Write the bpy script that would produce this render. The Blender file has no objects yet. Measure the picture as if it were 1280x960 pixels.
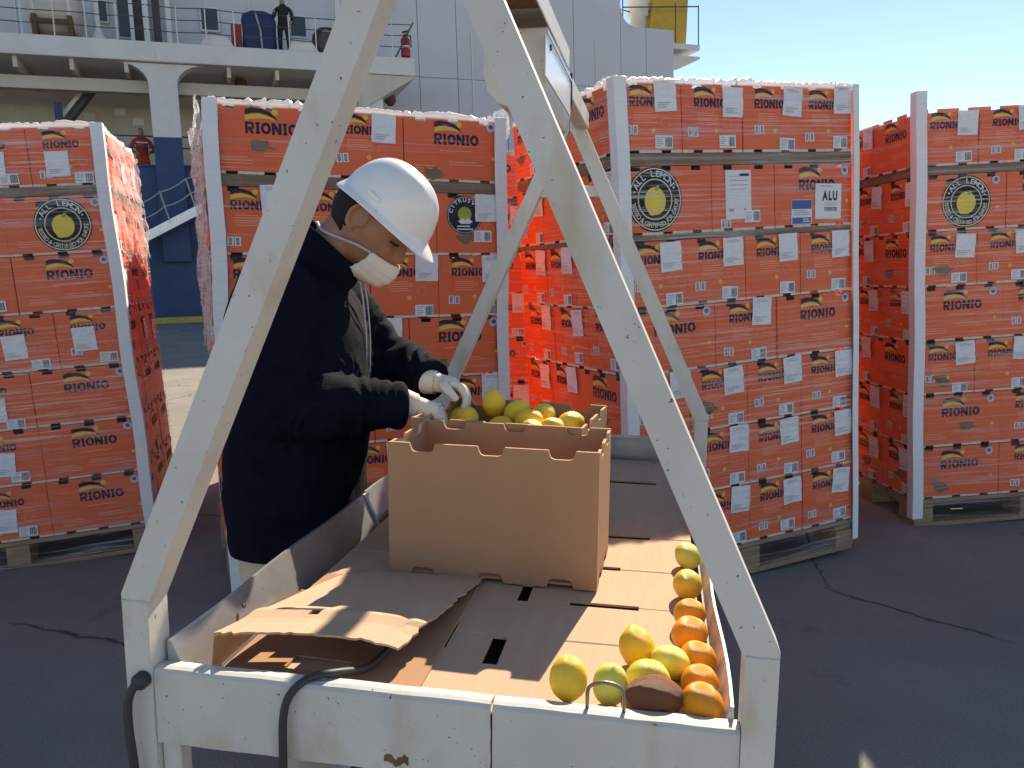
import bpy, bmesh, math, random
from mathutils import Vector, Matrix, noise
R = math.radians
rng = random.Random(11)
scn = bpy.context.scene
COL = scn.collection

# ------------------------------------------------------------------ camera, sky, sun, exposure
PITCH, ROLL, CAMZ, FPX = .139, -.03, 1.32, 1000.0
SUN_AZ, SUN_EL = R(22), R(37.6)
fw = Vector((0, math.cos(PITCH), -math.sin(PITCH))); up0 = Vector((0, math.sin(PITCH), math.cos(PITCH))); rt0 = Vector((1, 0, 0))
rt = rt0 * math.cos(ROLL) + up0 * math.sin(ROLL); up = -rt0 * math.sin(ROLL) + up0 * math.cos(ROLL)
cam = bpy.data.objects.new('camera', bpy.data.cameras.new('camera')); COL.objects.link(cam)
cam.matrix_world = Matrix(((rt.x, up.x, -fw.x, 0), (rt.y, up.y, -fw.y, 0), (rt.z, up.z, -fw.z, CAMZ), (0, 0, 0, 1)))
cam.data.sensor_width = 36; cam.data.lens = 36 * FPX / 1280
cam.data.clip_start = .05; cam.data.clip_end = 3000
scn.camera = cam
world = bpy.data.worlds.new('World'); scn.world = world; world.use_nodes = True
wn = world.node_tree; wn.nodes.clear()
sky = wn.nodes.new('ShaderNodeTexSky'); sky.sky_type = 'NISHITA'; sky.sun_disc = False
sky.sun_elevation = SUN_EL; sky.sun_rotation = SUN_AZ; sky.air_density = .7; sky.dust_density = 0; sky.ozone_density = 2.5
bg = wn.nodes.new('ShaderNodeBackground'); bg.inputs[1].default_value = .12
wo = wn.nodes.new('ShaderNodeOutputWorld'); wn.links.new(sky.outputs[0], bg.inputs[0]); wn.links.new(bg.outputs[0], wo.inputs[0])
sl = bpy.data.lights.new('sun', 'SUN'); sl.energy = 5.0; sl.angle = R(.53); sl.color = (1, .93, .82)
sun = bpy.data.objects.new('sun', sl); COL.objects.link(sun)
sdir = Vector((math.sin(SUN_AZ) * math.cos(SUN_EL), math.cos(SUN_AZ) * math.cos(SUN_EL), math.sin(SUN_EL)))
sun.rotation_euler = sdir.to_track_quat('Z', 'Y').to_euler(); sun.location = sdir * 60
vs = scn.view_settings; vs.view_transform = 'Standard'; vs.look = 'None'; vs.gamma = 1; vs.exposure = .88; vs.use_curve_mapping = False
vs.use_white_balance = True; vs.white_balance_temperature = 7700
scn.cycles.transparent_max_bounces = 24; scn.cycles.max_bounces = 6

# ------------------------------------------------------------------ materials
MATS = {}
def pmat(name, col, rough=.6, col2=None, scale=8, bump=0, bscale=40, spec=.4, metal=0, specks=None, speck_scale=60, speck_lo=.68, sub=0, aniso=None, streak=None, detail=6):
    m = bpy.data.materials.new(name); m.use_nodes = True; nt = m.node_tree; n = nt.nodes; l = nt.links
    b = n['Principled BSDF']; b.inputs['Roughness'].default_value = rough; b.inputs['Specular IOR Level'].default_value = spec; b.inputs['Metallic'].default_value = metal
    tc = n.new('ShaderNodeTexCoord'); oi = n.new('ShaderNodeObjectInfo')
    off = n.new('ShaderNodeVectorMath'); off.operation = 'MULTIPLY_ADD'; off.inputs[1].default_value = (1, 1, 1)
    cmb = n.new('ShaderNodeCombineXYZ'); mul = n.new('ShaderNodeMath'); mul.operation = 'MULTIPLY'; mul.inputs[1].default_value = 37
    l.new(oi.outputs['Random'], mul.inputs[0])
    for k in range(3): l.new(mul.outputs[0], cmb.inputs[k])
    l.new(tc.outputs['Object'], off.inputs[0]); l.new(cmb.outputs[0], off.inputs[2])
    vec = off.outputs[0]
    if aniso:
        mp = n.new('ShaderNodeMapping'); mp.inputs['Scale'].default_value = aniso; l.new(vec, mp.inputs[0]); vec = mp.outputs[0]
    c2 = col2 or tuple(c * .8 for c in col)
    nz = n.new('ShaderNodeTexNoise'); nz.inputs['Scale'].default_value = scale; nz.inputs['Detail'].default_value = detail; nz.inputs['Roughness'].default_value = .65
    l.new(vec, nz.inputs['Vector'])
    rp = n.new('ShaderNodeValToRGB'); rp.color_ramp.elements[0].position = .3; rp.color_ramp.elements[1].position = .7
    rp.color_ramp.elements[0].color = (*c2, 1); rp.color_ramp.elements[1].color = (*col, 1); l.new(nz.outputs[0], rp.inputs[0])
    out = rp.outputs[0]
    if specks:
        n2 = n.new('ShaderNodeTexNoise'); n2.inputs['Scale'].default_value = speck_scale; n2.inputs['Detail'].default_value = 4; l.new(vec, n2.inputs['Vector'])
        r2 = n.new('ShaderNodeValToRGB'); r2.color_ramp.elements[0].position = speck_lo; r2.color_ramp.elements[1].position = speck_lo + .025; l.new(n2.outputs[0], r2.inputs[0])
        mx = n.new('ShaderNodeMix'); mx.data_type = 'RGBA'; l.new(r2.outputs[0], mx.inputs[0]); l.new(out, mx.inputs[6]); mx.inputs[7].default_value = (*specks, 1); out = mx.outputs[2]
    if streak:
        mp = n.new('ShaderNodeMapping'); mp.inputs['Scale'].default_value = streak[1]; l.new(tc.outputs['Object'], mp.inputs[0])
        n3 = n.new('ShaderNodeTexNoise'); n3.inputs['Scale'].default_value = 1; n3.inputs['Detail'].default_value = 5; l.new(mp.outputs[0], n3.inputs['Vector'])
        r3 = n.new('ShaderNodeValToRGB'); r3.color_ramp.elements[0].position = streak[2]; r3.color_ramp.elements[1].position = streak[2] + .14; l.new(n3.outputs[0], r3.inputs[0])
        mx = n.new('ShaderNodeMix'); mx.data_type = 'RGBA'; l.new(r3.outputs[0], mx.inputs[0]); l.new(out, mx.inputs[6]); mx.inputs[7].default_value = (*streak[0], 1); out = mx.outputs[2]
    l.new(out, b.inputs['Base Color'])
    if bump:
        nb = n.new('ShaderNodeTexNoise'); nb.inputs['Scale'].default_value = bscale; nb.inputs['Detail'].default_value = 5; l.new(vec, nb.inputs['Vector'])
        bp = n.new('ShaderNodeBump'); bp.inputs['Strength'].default_value = bump; bp.inputs['Distance'].default_value = .004; l.new(nb.outputs[0], bp.inputs['Height']); l.new(bp.outputs[0], b.inputs['Normal'])
    if sub:
        b.inputs['Subsurface Weight'].default_value = sub; b.inputs['Subsurface Radius'].default_value = (.01, .006, .002); b.inputs['Subsurface Scale'].default_value = 1
    MATS[name] = m
    return m

pmat('orange_card', (.84, .138, .040), .5, (.76, .112, .032), 5, .12, 30, .35, specks=(.42, .2, .1), speck_scale=9, speck_lo=.76)
pmat('kraft', (.40, .225, .132), .85, (.37, .205, .12), 4, .12, 90, .15, aniso=(3, 3, 1), specks=(.36, .2, .12), speck_scale=14, speck_lo=.74)
pmat('kraft_sheet', (.52, .36, .25), .85, (.47, .32, .22), 5, .12, 50, .15, aniso=(9, 1, 1))
pmat('kraft_edge', (.62, .42, .27), .9, (.45, .28, .16), 180, .3, 300, .1)
pmat('kraft_dark', (.26, .17, .11), .9, (.19, .12, .08), 20, .2, 60, .1)
pmat('white_edge', (.78, .70, .62), .8, (.6, .45, .36), 60)
pmat('navy_ink', (.018, .014, .04), .7, (.028, .02, .05), 30, spec=.12)
pmat('yellow_ink', (.85, .52, .06), .5, (.8, .45, .05), 30)
pmat('pale_ink', (.93, .35, .2), .6, (.9, .28, .14), 40)
pmat('black_ink', (.010, .010, .009), .75, (.018, .018, .016), 30, spec=.1)
pmat('cream_ink', (.80, .72, .52), .6, (.7, .62, .45), 40)
pmat('lemon_ink', (.85, .66, .06), .5, (.75, .52, .03), 20)
pmat('green_ink', (.35, .42, .05), .5, (.25, .36, .04), 20)
pmat('blue_ink', (.03, .1, .36), .5, (.03, .08, .3), 20)
pmat('grey_ink', (.42, .42, .45), .7, (.36, .36, .38), 60)
pmat('sticker_grey', (.62, .60, .62), .6, (.5, .48, .5), 120)
pmat('paper', (.80, .79, .80), .75, (.72, .71, .73), 14, .25, 25, .2)
pmat('post_board', (.80, .80, .80), .55, (.72, .72, .73), 6, .1, 30, .3, aniso=(1, 1, 12))
pmat('pallet_wood', (.40, .26, .15), .85, (.25, .16, .10), 5, .4, 30, .15, aniso=(1.5, 9, 9))
pmat('white_paint', (.66, .63, .575), .5, (.56, .53, .475), 5, .14, 70, .45, specks=(.12, .09, .07), speck_scale=150, speck_lo=.70, streak=((.50, .42, .31), (9, 9, 4), .56))
pmat('galvanised', (.62, .63, .64), .32, (.45, .46, .48), 12, .1, 60, .5, metal=.75, specks=(.2, .17, .15), speck_scale=30, speck_lo=.73)
pmat('rusty', (.22, .12, .07), .9, (.08, .05, .04), 30, .5, 60, .2)
pmat('rubber', (.03, .032, .036), .55, (.045, .045, .05), 20, .1, 60)
pmat('steel_wire', (.35, .3, .26), .4, (.2, .15, .12), 60, .2, 90, metal=.7)
pmat('navy_fleece', (.007, .009, .018), .95, (.004, .005, .011), 24, .5, 240, .1)
pmat('zip_white', (.5, .5, .52), .6)
pmat('trouser', (.62, .50, .36), .85, (.54, .43, .31), 9, .3, 160, .15)
pmat('shoe', (.03, .025, .02), .6)
pmat('skin', (.40, .20, .125), .5, (.33, .155, .095), 20, .12, 160, .4, sub=.08)
pmat('hair_dark', (.012, .010, .009), .7, (.03, .022, .018), 160, .8, 260, .3, aniso=(1, 1, 3))
pmat('helmet_white', (.84, .84, .83), .25, (.80, .80, .79), 5, .03, 60, .5)
pmat('mask_cloth', (.82, .76, .66), .9, (.76, .69, .58), 14, .35, 90, .1)
pmat('glove_cotton', (.84, .76, .64), .9, (.74, .65, .53), 26, .35, 120, .1)
pmat('lemon_peel', (.95, .63, .045), .36, (.92, .56, .04), 9, .35, 200, .5, sub=.1, specks=(.32, .2, .03), speck_scale=45, speck_lo=.755)
pmat('lemon_green', (.88, .74, .11), .36, (.76, .68, .11), 9, .35, 200, .5, sub=.1, specks=(.3, .25, .05), speck_scale=40, speck_lo=.76)
pmat('lemon_amber', (.92, .54, .03), .36, (.86, .47, .03), 9, .35, 200, .5, sub=.1, specks=(.2, .1, .02), speck_scale=38, speck_lo=.74)
pmat('orange_peel', (.92, .36, .008), .34, (.88, .31, .008), 9, .4, 240, .5, sub=.1, specks=(.35, .1, .01), speck_scale=40, speck_lo=.76)
pmat('rot_peel', (.40, .14, .07), .42, (.27, .085, .04), 14, .8, 90, .4, specks=(.24, .13, .07), speck_scale=30, speck_lo=.66)
pmat('stem_brown', (.09, .05, .02), .8)
pmat('hull_blue', (.022, .06, .16), .5, (.018, .045, .12), 2, .1, 8, .4, streak=((.05, .07, .12), (3, 3, .25), .60))
pmat('ship_white', (.68, .665, .635), .5, (.60, .575, .54), 1.2, .05, 8, .4, streak=((.42, .26, .15), (5, 5, .45), .71))
pmat('ship_plate', (.56, .56, .58), .5, (.52, .52, .545), .7, .06, 4, .4, streak=((.50, .45, .42), (3, 3, .2), .69))
pmat('ship_cream', (.60, .55, .46), .6, (.52, .47, .39), 1.5, .05, 8, .3, streak=((.35, .22, .13), (4, 4, .6), .70))
pmat('dark_glass', (.02, .028, .03), .1, (.03, .04, .04), 3, spec=.6)
pmat('dark_steel', (.10, .09, .085), .6, (.06, .055, .05), 5, .2, 20)
pmat('tarp_blue', (.02, .035, .12), .6, (.015, .025, .085), 5, .5, 10)
pmat('red_paint', (.35, .03, .025), .45, (.28, .025, .02), 5)
pmat('suit_red', (.46, .055, .025), .85, (.36, .04, .02), 9, .3, 50)
pmat('cloth_black', (.015, .015, .018), .9, (.025, .025, .028), 9, .3, 50)
pmat('crane_yellow', (.55, .36, .035), .5, (.45, .28, .03), 3, .1, 10, streak=((.2, .1, .04), (5, 5, .7), .66))
pmat('kerb_yellow', (.55, .38, .06), .8, (.32, .25, .1), 4, .2, 20)
pmat('rope', (.45, .43, .38), .9)
pmat('water_mat', (.01, .03, .035), .08, (.012, .035, .04), .3, .6, 1.5, .5)

def asphalt():
    m = bpy.data.materials.new('asphalt'); m.use_nodes = True; n = m.node_tree.nodes; l = m.node_tree.links; b = n['Principled BSDF']
    tc = n.new('ShaderNodeTexCoord')
    def nz(s, d=6, r=.6):
        t = n.new('ShaderNodeTexNoise'); t.inputs['Scale'].default_value = s; t.inputs['Detail'].default_value = d; t.inputs['Roughness'].default_value = r; l.new(tc.outputs['Object'], t.inputs['Vector']); return t
    def ramp(src, a, ca, bb, cb):
        r = n.new('ShaderNodeValToRGB'); r.color_ramp.elements[0].position = a; r.color_ramp.elements[1].position = bb; r.color_ramp.elements[0].color = (*ca, 1); r.color_ramp.elements[1].color = (*cb, 1); l.new(src, r.inputs[0]); return r
    def mix(f, a, c):
        x = n.new('ShaderNodeMix'); x.data_type = 'RGBA'; l.new(f, x.inputs[0]); l.new(a, x.inputs[6])
        if isinstance(c, tuple): x.inputs[7].default_value = (*c, 1)
        else: l.new(c, x.inputs[7])
        return x
    base = ramp(nz(1.3).outputs[0], .3, (.19, .176, .158), .7, (.30, .274, .246))
    grain = ramp(nz(190, 3).outputs[0], .35, (.09, .084, .078), .75, (.42, .385, .35))
    g = n.new('ShaderNodeMix'); g.data_type = 'RGBA'; g.inputs[0].default_value = .38; l.new(base.outputs[0], g.inputs[6]); l.new(grain.outputs[0], g.inputs[7])
    peb = mix(ramp(nz(55, 2).outputs[0], .74, (0, 0, 0), .77, (1, 1, 1)).outputs[0], g.outputs[2], (.22, .21, .2))
    stain = mix(ramp(nz(2.6, 4).outputs[0], .60, (0, 0, 0), .72, (.5, .5, .5)).outputs[0], peb.outputs[2], (.085, .08, .075))
    # cracks: warped voronoi cell edges
    wv = n.new('ShaderNodeVectorMath'); wv.operation = 'MULTIPLY_ADD'; wv.inputs[1].default_value = (.16, .16, .16)
    l.new(nz(3, 5).outputs[1], wv.inputs[0]); l.new(tc.outputs['Object'], wv.inputs[2])
    vo = n.new('ShaderNodeTexVoronoi'); vo.feature = 'DISTANCE_TO_EDGE'; vo.inputs['Scale'].default_value = .55; l.new(wv.outputs[0], vo.inputs['Vector'])
    cr = ramp(vo.outputs['Distance'], .0, (1, 1, 1), .006, (0, 0, 0))
    gate = ramp(nz(.8, 2).outputs[0], .48, (0, 0, 0), .56, (.8, .8, .8))
    cm = n.new('ShaderNodeMath'); cm.operation = 'MULTIPLY'; l.new(cr.outputs[0], cm.inputs[0]); l.new(gate.outputs[0], cm.inputs[1])
    crk = mix(cm.outputs[0], stain.outputs[2], (.012, .012, .012))
    l.new(crk.outputs[2], b.inputs['Base Color']); b.inputs['Roughness'].default_value = .9; b.inputs['Specular IOR Level'].default_value = .25
    bp = n.new('ShaderNodeBump'); bp.inputs['Strength'].default_value = .6; bp.inputs['Distance'].default_value = .006; l.new(nz(120, 4).outputs[0], bp.inputs['Height'])
    bp2 = n.new('ShaderNodeBump'); bp2.inputs['Strength'].default_value = 1; bp2.inputs['Distance'].default_value = .01; bp2.invert = True; l.new(cm.outputs[0], bp2.inputs['Height']); l.new(bp.outputs[0], bp2.inputs['Normal'])
    l.new(bp2.outputs[0], b.inputs['Normal'])
    MATS['asphalt'] = m
asphalt()

def film(name, base_alpha, hi_alpha, lo, hi):
    m = bpy.data.materials.new(name); m.use_nodes = True; n = m.node_tree.nodes; l = m.node_tree.links; n.clear()
    tc = n.new('ShaderNodeTexCoord')
    def streaks(sc, rot, d=3):
        mp = n.new('ShaderNodeMapping'); mp.inputs['Scale'].default_value = sc; mp.inputs['Rotation'].default_value = rot; l.new(tc.outputs['Object'], mp.inputs[0])
        t = n.new('ShaderNodeTexNoise'); t.inputs['Scale'].default_value = 1; t.inputs['Detail'].default_value = d; t.inputs['Roughness'].default_value = .7; l.new(mp.outputs[0], t.inputs['Vector']); return t.outputs[0]
    a = streaks((1.3, 1.3, 75), (.01, .015, 0)); b2 = streaks((2.0, 2.0, 130), (.05, -.05, 0)); c2 = streaks((.9, .9, 3), (0, 0, 0), 3)
    def ramp(src, p0, p1):
        r = n.new('ShaderNodeValToRGB'); r.color_ramp.elements[0].position = p0; r.color_ramp.elements[1].position = p1; l.new(src, r.inputs[0]); return r.outputs[0]
    def mth(op, x, y):
        k = n.new('ShaderNodeMath'); k.operation = op
        for i, q in enumerate((x, y)):
            if isinstance(q, (int, float)): k.inputs[i].default_value = q
            else: l.new(q, k.inputs[i])
        return k.outputs[0]
    s = mth('MAXIMUM', ramp(a, lo, hi), mth('MULTIPLY', ramp(b2, lo + .03, hi), .8))
    s = mth('MULTIPLY', s, ramp(c2, .3, .68))
    al = mth('ADD', mth('MULTIPLY', s, hi_alpha - base_alpha), base_alpha)
    tr = n.new('ShaderNodeBsdfTransparent'); df = n.new('ShaderNodeBsdfDiffuse'); df.inputs[0].default_value = (.85, .84, .86, 1)
    tl = n.new('ShaderNodeBsdfTranslucent'); tl.inputs[0].default_value = (.85, .84, .85, 1)
    gl = n.new('ShaderNodeBsdfGlossy'); gl.inputs['Roughness'].default_value = .28
    def mixs(f, x, y):
        k = n.new('ShaderNodeMixShader')
        if isinstance(f, float): k.inputs[0].default_value = f
        else: l.new(f, k.inputs[0])
        l.new(x.outputs[0], k.inputs[1]); l.new(y.outputs[0], k.inputs[2]); return k
    mm = mixs(al, tr, mixs(.22, mixs(.4, df, tl), gl))
    o = n.new('ShaderNodeOutputMaterial'); l.new(mm.outputs[0], o.inputs[0]); MATS[name] = m
film('stretch_film', .03, .70, .515, .65)
film('thin_film', .02, .40, .56, .70)
film('loose_film', .22, .80, .38, .62)
film('bunched_film', .62, .95, .35, .6)

# ------------------------------------------------------------------ mesh helpers
def obj(name, me, parent=None, mat=None):
    o = bpy.data.objects.new(name, me); COL.objects.link(o)
    if parent: o.parent = parent
    if mat is not None: o.matrix_local = mat
    return o
def tag(o, label, cat, group=None):
    o['label'] = label; o['category'] = cat
    if group: o['group'] = group
    return o
def empty(name, M, label=None, cat=None, group=None):
    o = bpy.data.objects.new(name, None); COL.objects.link(o); o.matrix_world = M; o.empty_display_size = .1
    if label: tag(o, label, cat, group)
    return o
class MB:
    def __init__(s): s.v = []; s.f = []; s.m = []
    def add(s, vs, fs, mi=0, M=None):
        b = len(s.v); s.v += [tuple(M @ Vector(v)) if M else tuple(v) for v in vs]
        for f in fs: s.f.append([b + i for i in f]); s.m.append(mi)
        return s
    def box(s, x0, x1, y0, y1, z0, z1, mi=0, M=None):
        return s.add([(x0, y0, z0), (x1, y0, z0), (x1, y1, z0), (x0, y1, z0), (x0, y0, z1), (x1, y0, z1), (x1, y1, z1), (x0, y1, z1)],
                     [(0, 3, 2, 1), (4, 5, 6, 7), (0, 1, 5, 4), (1, 2, 6, 5), (2, 3, 7, 6), (3, 0, 4, 7)], mi, M)
    def beam(s, p, q, a, b, ref=(0, 0, 1), mi=0):
        p = Vector(p); q = Vector(q); d = (q - p).normalized(); x = Vector(ref); x = (x - d * x.dot(d)).normalized(); y = d.cross(x)
        vs = [c + x * i * a / 2 + y * j * b / 2 for c in (p, q) for i, j in ((-1, -1), (1, -1), (1, 1), (-1, 1))]
        return s.add(vs, [(3, 2, 1, 0), (4, 5, 6, 7), (0, 1, 5, 4), (1, 2, 6, 5), (2, 3, 7, 6), (3, 0, 4, 7)], mi)
    def tube(s, pts, r, n=8, mi=0, cap=True, sx=1, closed=False):
        pts = [Vector(p) for p in pts]; rings = []; px = None
        for i, p in enumerate(pts):
            if closed: d = pts[(i + 1) % len(pts)] - pts[i - 1]
            else: d = pts[min(i + 1, len(pts) - 1)] - pts[max(i - 1, 0)]
            d.normalize()
            if px is None: px = d.orthogonal().normalized()
            px = (px - d * px.dot(d)).normalized(); y = d.cross(px)
            rr = r[i] if isinstance(r, (list, tuple)) else r
            rings.append([p + (px * math.cos(t) + y * math.sin(t) * sx) * rr for t in [2 * math.pi * k / n for k in range(n)]])
        vs = [v for g in rings for v in g]; m = len(pts)
        fs = [(i * n + k, i * n + (k + 1) % n, ((i + 1) % m) * n + (k + 1) % n, ((i + 1) % m) * n + k) for i in range(m if closed else m - 1) for k in range(n)]
        if cap and not closed: fs += [tuple(range(n))[::-1], tuple((m - 1) * n + k for k in range(n))]
        return s.add(vs, fs, mi)
    def lathe(s, prof, n=24, mi=0, M=None):
        vs = []; fs = []
        for r, z in prof: vs += [(r * math.cos(2 * math.pi * k / n), r * math.sin(2 * math.pi * k / n), z) for k in range(n)]
        for i in range(len(prof) - 1): fs += [(i * n + k, i * n + (k + 1) % n, (i + 1) * n + (k + 1) % n, (i + 1) * n + k) for k in range(n)]
        if prof[0][0] > 1e-4: fs.append(tuple(range(n))[::-1])
        if prof[-1][0] > 1e-4: fs.append(tuple((len(prof) - 1) * n + k for k in range(n)))
        return s.add(vs, fs, mi, M)
    def poly(s, pts, mi=0, M=None): return s.add(pts, [tuple(range(len(pts)))], mi, M)
    def prism(s, pts, y0, y1, mi=0, M=None, me=None):          # outline in x-z pushed along y
        n = len(pts); vs = [(x, y0, z) for x, z in pts] + [(x, y1, z) for x, z in pts]
        s.add(vs, [tuple(range(n)), tuple(range(n, 2 * n))[::-1]], mi, M)
        return s.add(vs, [(i, i + n, (i + 1) % n + n, (i + 1) % n) for i in range(n)], mi if me is None else me, M)
    def mesh(s, name, mats, smooth=False):
        me = bpy.data.meshes.new(name); me.from_pydata(s.v, [], s.f)
        for m in (mats if isinstance(mats, (list, tuple)) else [mats]): me.materials.append(MATS[m])
        me.polygons.foreach_set('material_index', s.m)
        bm = bmesh.new(); bm.from_mesh(me); bmesh.ops.recalc_face_normals(bm, faces=bm.faces[:]); bm.to_mesh(me); bm.free()
        if smooth: me.polygons.foreach_set('use_smooth', [True] * len(me.polygons))
        me.update(); return me
    def build(s, name, mats, parent=None, M=None, smooth=False, bevel=0, seg=2):
        o = obj(name, s.mesh(name, mats, smooth), parent, M)
        if bevel:
            b = o.modifiers.new('bevel', 'BEVEL'); b.width = bevel; b.segments = seg; b.limit_method = 'ANGLE'
        return o
def evaluated(o, name):
    COL.objects.unlink(o); tmp = bpy.data.scenes.get('scratch') or bpy.data.scenes.new('scratch'); tmp.collection.objects.link(o)
    with bpy.context.temp_override(scene=tmp, view_layer=tmp.view_layers[0]):
        dg = bpy.context.evaluated_depsgraph_get(); dg.update()
        me = bpy.data.meshes.new_from_object(o.evaluated_get(dg)); me.name = name
    bpy.data.objects.remove(o); return me
def skin_mesh(name, joints, edges, radii, mat, sub=2):
    me = bpy.data.meshes.new(name); me.from_pydata(joints, edges, []); o = bpy.data.objects.new(name, me); COL.objects.link(o)
    sk = o.modifiers.new('skin', 'SKIN'); sk.use_smooth_shade = True
    if not me.skin_vertices: 
        bm = bmesh.new(); bm.from_mesh(me); bm.verts.layers.skin.verify(); bm.to_mesh(me); bm.free()
    for i, r in enumerate(radii):
        me.skin_vertices[0].data[i].radius = r if isinstance(r, tuple) else (r, r); me.skin_vertices[0].data[i].use_root = (i == 0)
    o.modifiers.new('sub', 'SUBSURF').levels = sub
    r = evaluated(o, name); r.materials.clear(); r.materials.append(MATS[mat])
    r.polygons.foreach_set('use_smooth', [True] * len(r.polygons)); r.polygons.foreach_set('material_index', [0] * len(r.polygons)); return r
def fuse(name, mb, mat, voxel, smooth_it=3):
    me = mb.mesh(name, mat); o = bpy.data.objects.new(name, me); COL.objects.link(o)
    rm = o.modifiers.new('r', 'REMESH'); rm.mode = 'VOXEL'; rm.voxel_size = voxel; rm.use_smooth_shade = True
    if smooth_it: sm = o.modifiers.new('s', 'SMOOTH'); sm.iterations = smooth_it; sm.factor = .5
    r = evaluated(o, name); r.materials.clear(); r.materials.append(MATS[mat]); r.polygons.foreach_set('use_smooth', [True] * len(r.polygons)); r.polygons.foreach_set('material_index', [0] * len(r.polygons))
    return r
def T3(x, y, z): return Matrix.Translation((x, y, z))
def RX(a): return Matrix.Rotation(a, 4, 'X')
def RY(a): return Matrix.Rotation(a, 4, 'Y')
def RZ(a): return Matrix.Rotation(a, 4, 'Z')
def SC(x, y, z): return Matrix.Diagonal((x, y, z, 1))

# ------------------------------------------------------------------ ship frame (origin on the quay, s along the hull, n inboard)
SA = R(20); MS = T3(-16.3, 25.5, 0) @ RZ(SA); MSI = MS.inverted()
def shp(px, py, n=0):                         # where the line of sight meets the upright plane n of the ship
    d = MSI.to_3x3() @ (fw + rt * ((px - 640) / FPX) + up * ((480 - py) / FPX)); c = MSI @ Vector((0, 0, CAMZ)); t = (n - c.y) / d.y
    return (c + d * t).x, (c + d * t).z

# ------------------------------------------------------------------ ground, kerb, water
KN = -1.35
g = MB(); q = [MS @ Vector((-260, KN, 0)), MS @ Vector((260, KN, 0))]
g.poly([(-260, -200, 0), (330, -200, 0), tuple(q[1]), tuple(q[0])])
o = g.build('ground', 'asphalt'); o['kind'] = 'structure'
w = MB(); w.poly([(-900, -3, -2.2), (900, -3, -2.2), (900, 1500, -2.2), (-900, 1500, -2.2)])
o = w.build('water', 'water_mat', None, MS @ T3(0, KN + 3.05, 0)); o['kind'] = 'structure'
k = MB(); k.box(-120, 150, KN, KN + .35, -2.5, .19); o = k.build('quay_kerb', 'kerb_yellow', None, MS, bevel=.03); o['kind'] = 'structure'

# ------------------------------------------------------------------ ship
ship = empty('ship', MS, 'large blue-hulled ship with white superstructure moored along the quay', 'ship')
zdk = 8.95
m = MB(); m.box(-45, 70, .0, 12, -4, 4.2); m.build('hull', 'hull_blue', ship)
m = MB(); m.box(-45, 70, .002, .12, 4.2, 5.1); m.build('bulwark', 'hull_blue', ship)
m = MB(); m.box(-45, 70, -.05, .16, 5.1, 5.18); m.build('rubbing_strake', 'hull_blue', ship, bevel=.02)
# overhanging deck with its end wing
m = MB(); m.box(-45, 13.85, -.5, 9, 8.34, zdk); m.build('deck_slab', 'ship_white', ship, bevel=.03)
m = MB(); m.prism([(13.87, zdk), (13.87, 8.3), (12.0, 7.2), (11.9, 7.2), (11.9, 8.33), (13.6, 8.33)], -.42, 3.5); m.build('wing_bracket', 'ship_cream', ship)
m = MB(); m.box(-45, 11.5, .5, .85, 7.55, 7.95); m.build('girder', 'ship_cream', ship, bevel=.02)
for i in range(14):
    m = MB(); m.box(-8 + i * 1.55, -7.88 + i * 1.55, -.3, 3.2, 8.0, 8.33); m.build('deck_beam', 'ship_cream', ship)
m = MB(); m.box(-45, 12.5, 3.2, 3.4, 4.2, 8.34); m.build('inner_wall', 'ship_cream', ship)
def pillar(s, wd):
    h = wd / 2; pts = [(s - h, 6.02), (s - h, 7.7)]
    pts += [(s - h - .9 * (1 - math.cos(t)), 7.7 + .62 * math.sin(t)) for t in [R(15 * k) for k in range(1, 7)]]
    pts += [(s + h + .9 * (1 - math.cos(t)), 7.7 + .62 * math.sin(t)) for t in [R(15 * k) for k in range(6, 0, -1)]]
    pts += [(s + h, 7.7), (s + h, 6.02)]
    m = MB(); m.prism(pts, -.32, .3); m.build('pillar', 'ship_white', ship)
    m = MB(); m.box(s - h, s + h, -.32, -.001, 2.0, 6.018); m.build('pillar_foot', 'hull_blue', ship)
for s in (5.5, -3.2, 12.25): pillar(s, .86)
# sloping ladder under the deck
a = shp(112, 105, 1.6); b = shp(72, 156, 1.6)
m = MB(); m.beam((a[0], 1.6, a[1]), (b[0], 1.6, b[1]), .5, .12, (0, 1, 0)); m.build('ladder_stringer', 'ship_white', ship)
m = MB(); m.beam((a[0] + .25, 1.65, a[1] - .02), (b[0] + .25, 1.65, b[1] - .02), .5, .1, (0, 1, 0)); m.build('ladder_stringer', 'dark_steel', ship)
x, z = shp(74, 142, 1.2); m = MB(); m.box(x - .12, x + .08, 1.1, 1.3, 5.9, z + .35); m.build('vent_post', 'hull_blue', ship)
for (px, py) in ((112, 146), (150, 140), (173, 152)):
    x, z = shp(px, py, 3.18); m = MB(); m.box(x - .18, x + .18, 3.17, 3.198, z - .12, z + .12); m.build('notice_plate', 'paper' if px != 112 else 'ship_white', ship)
# rails above the hull side
for z in (5.75, 6.12):
    m = MB(); m.tube([(-6, .2, z), (11, .2, z)], .025, 6); m.build('bulwark_rail', 'hull_blue', ship)
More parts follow.
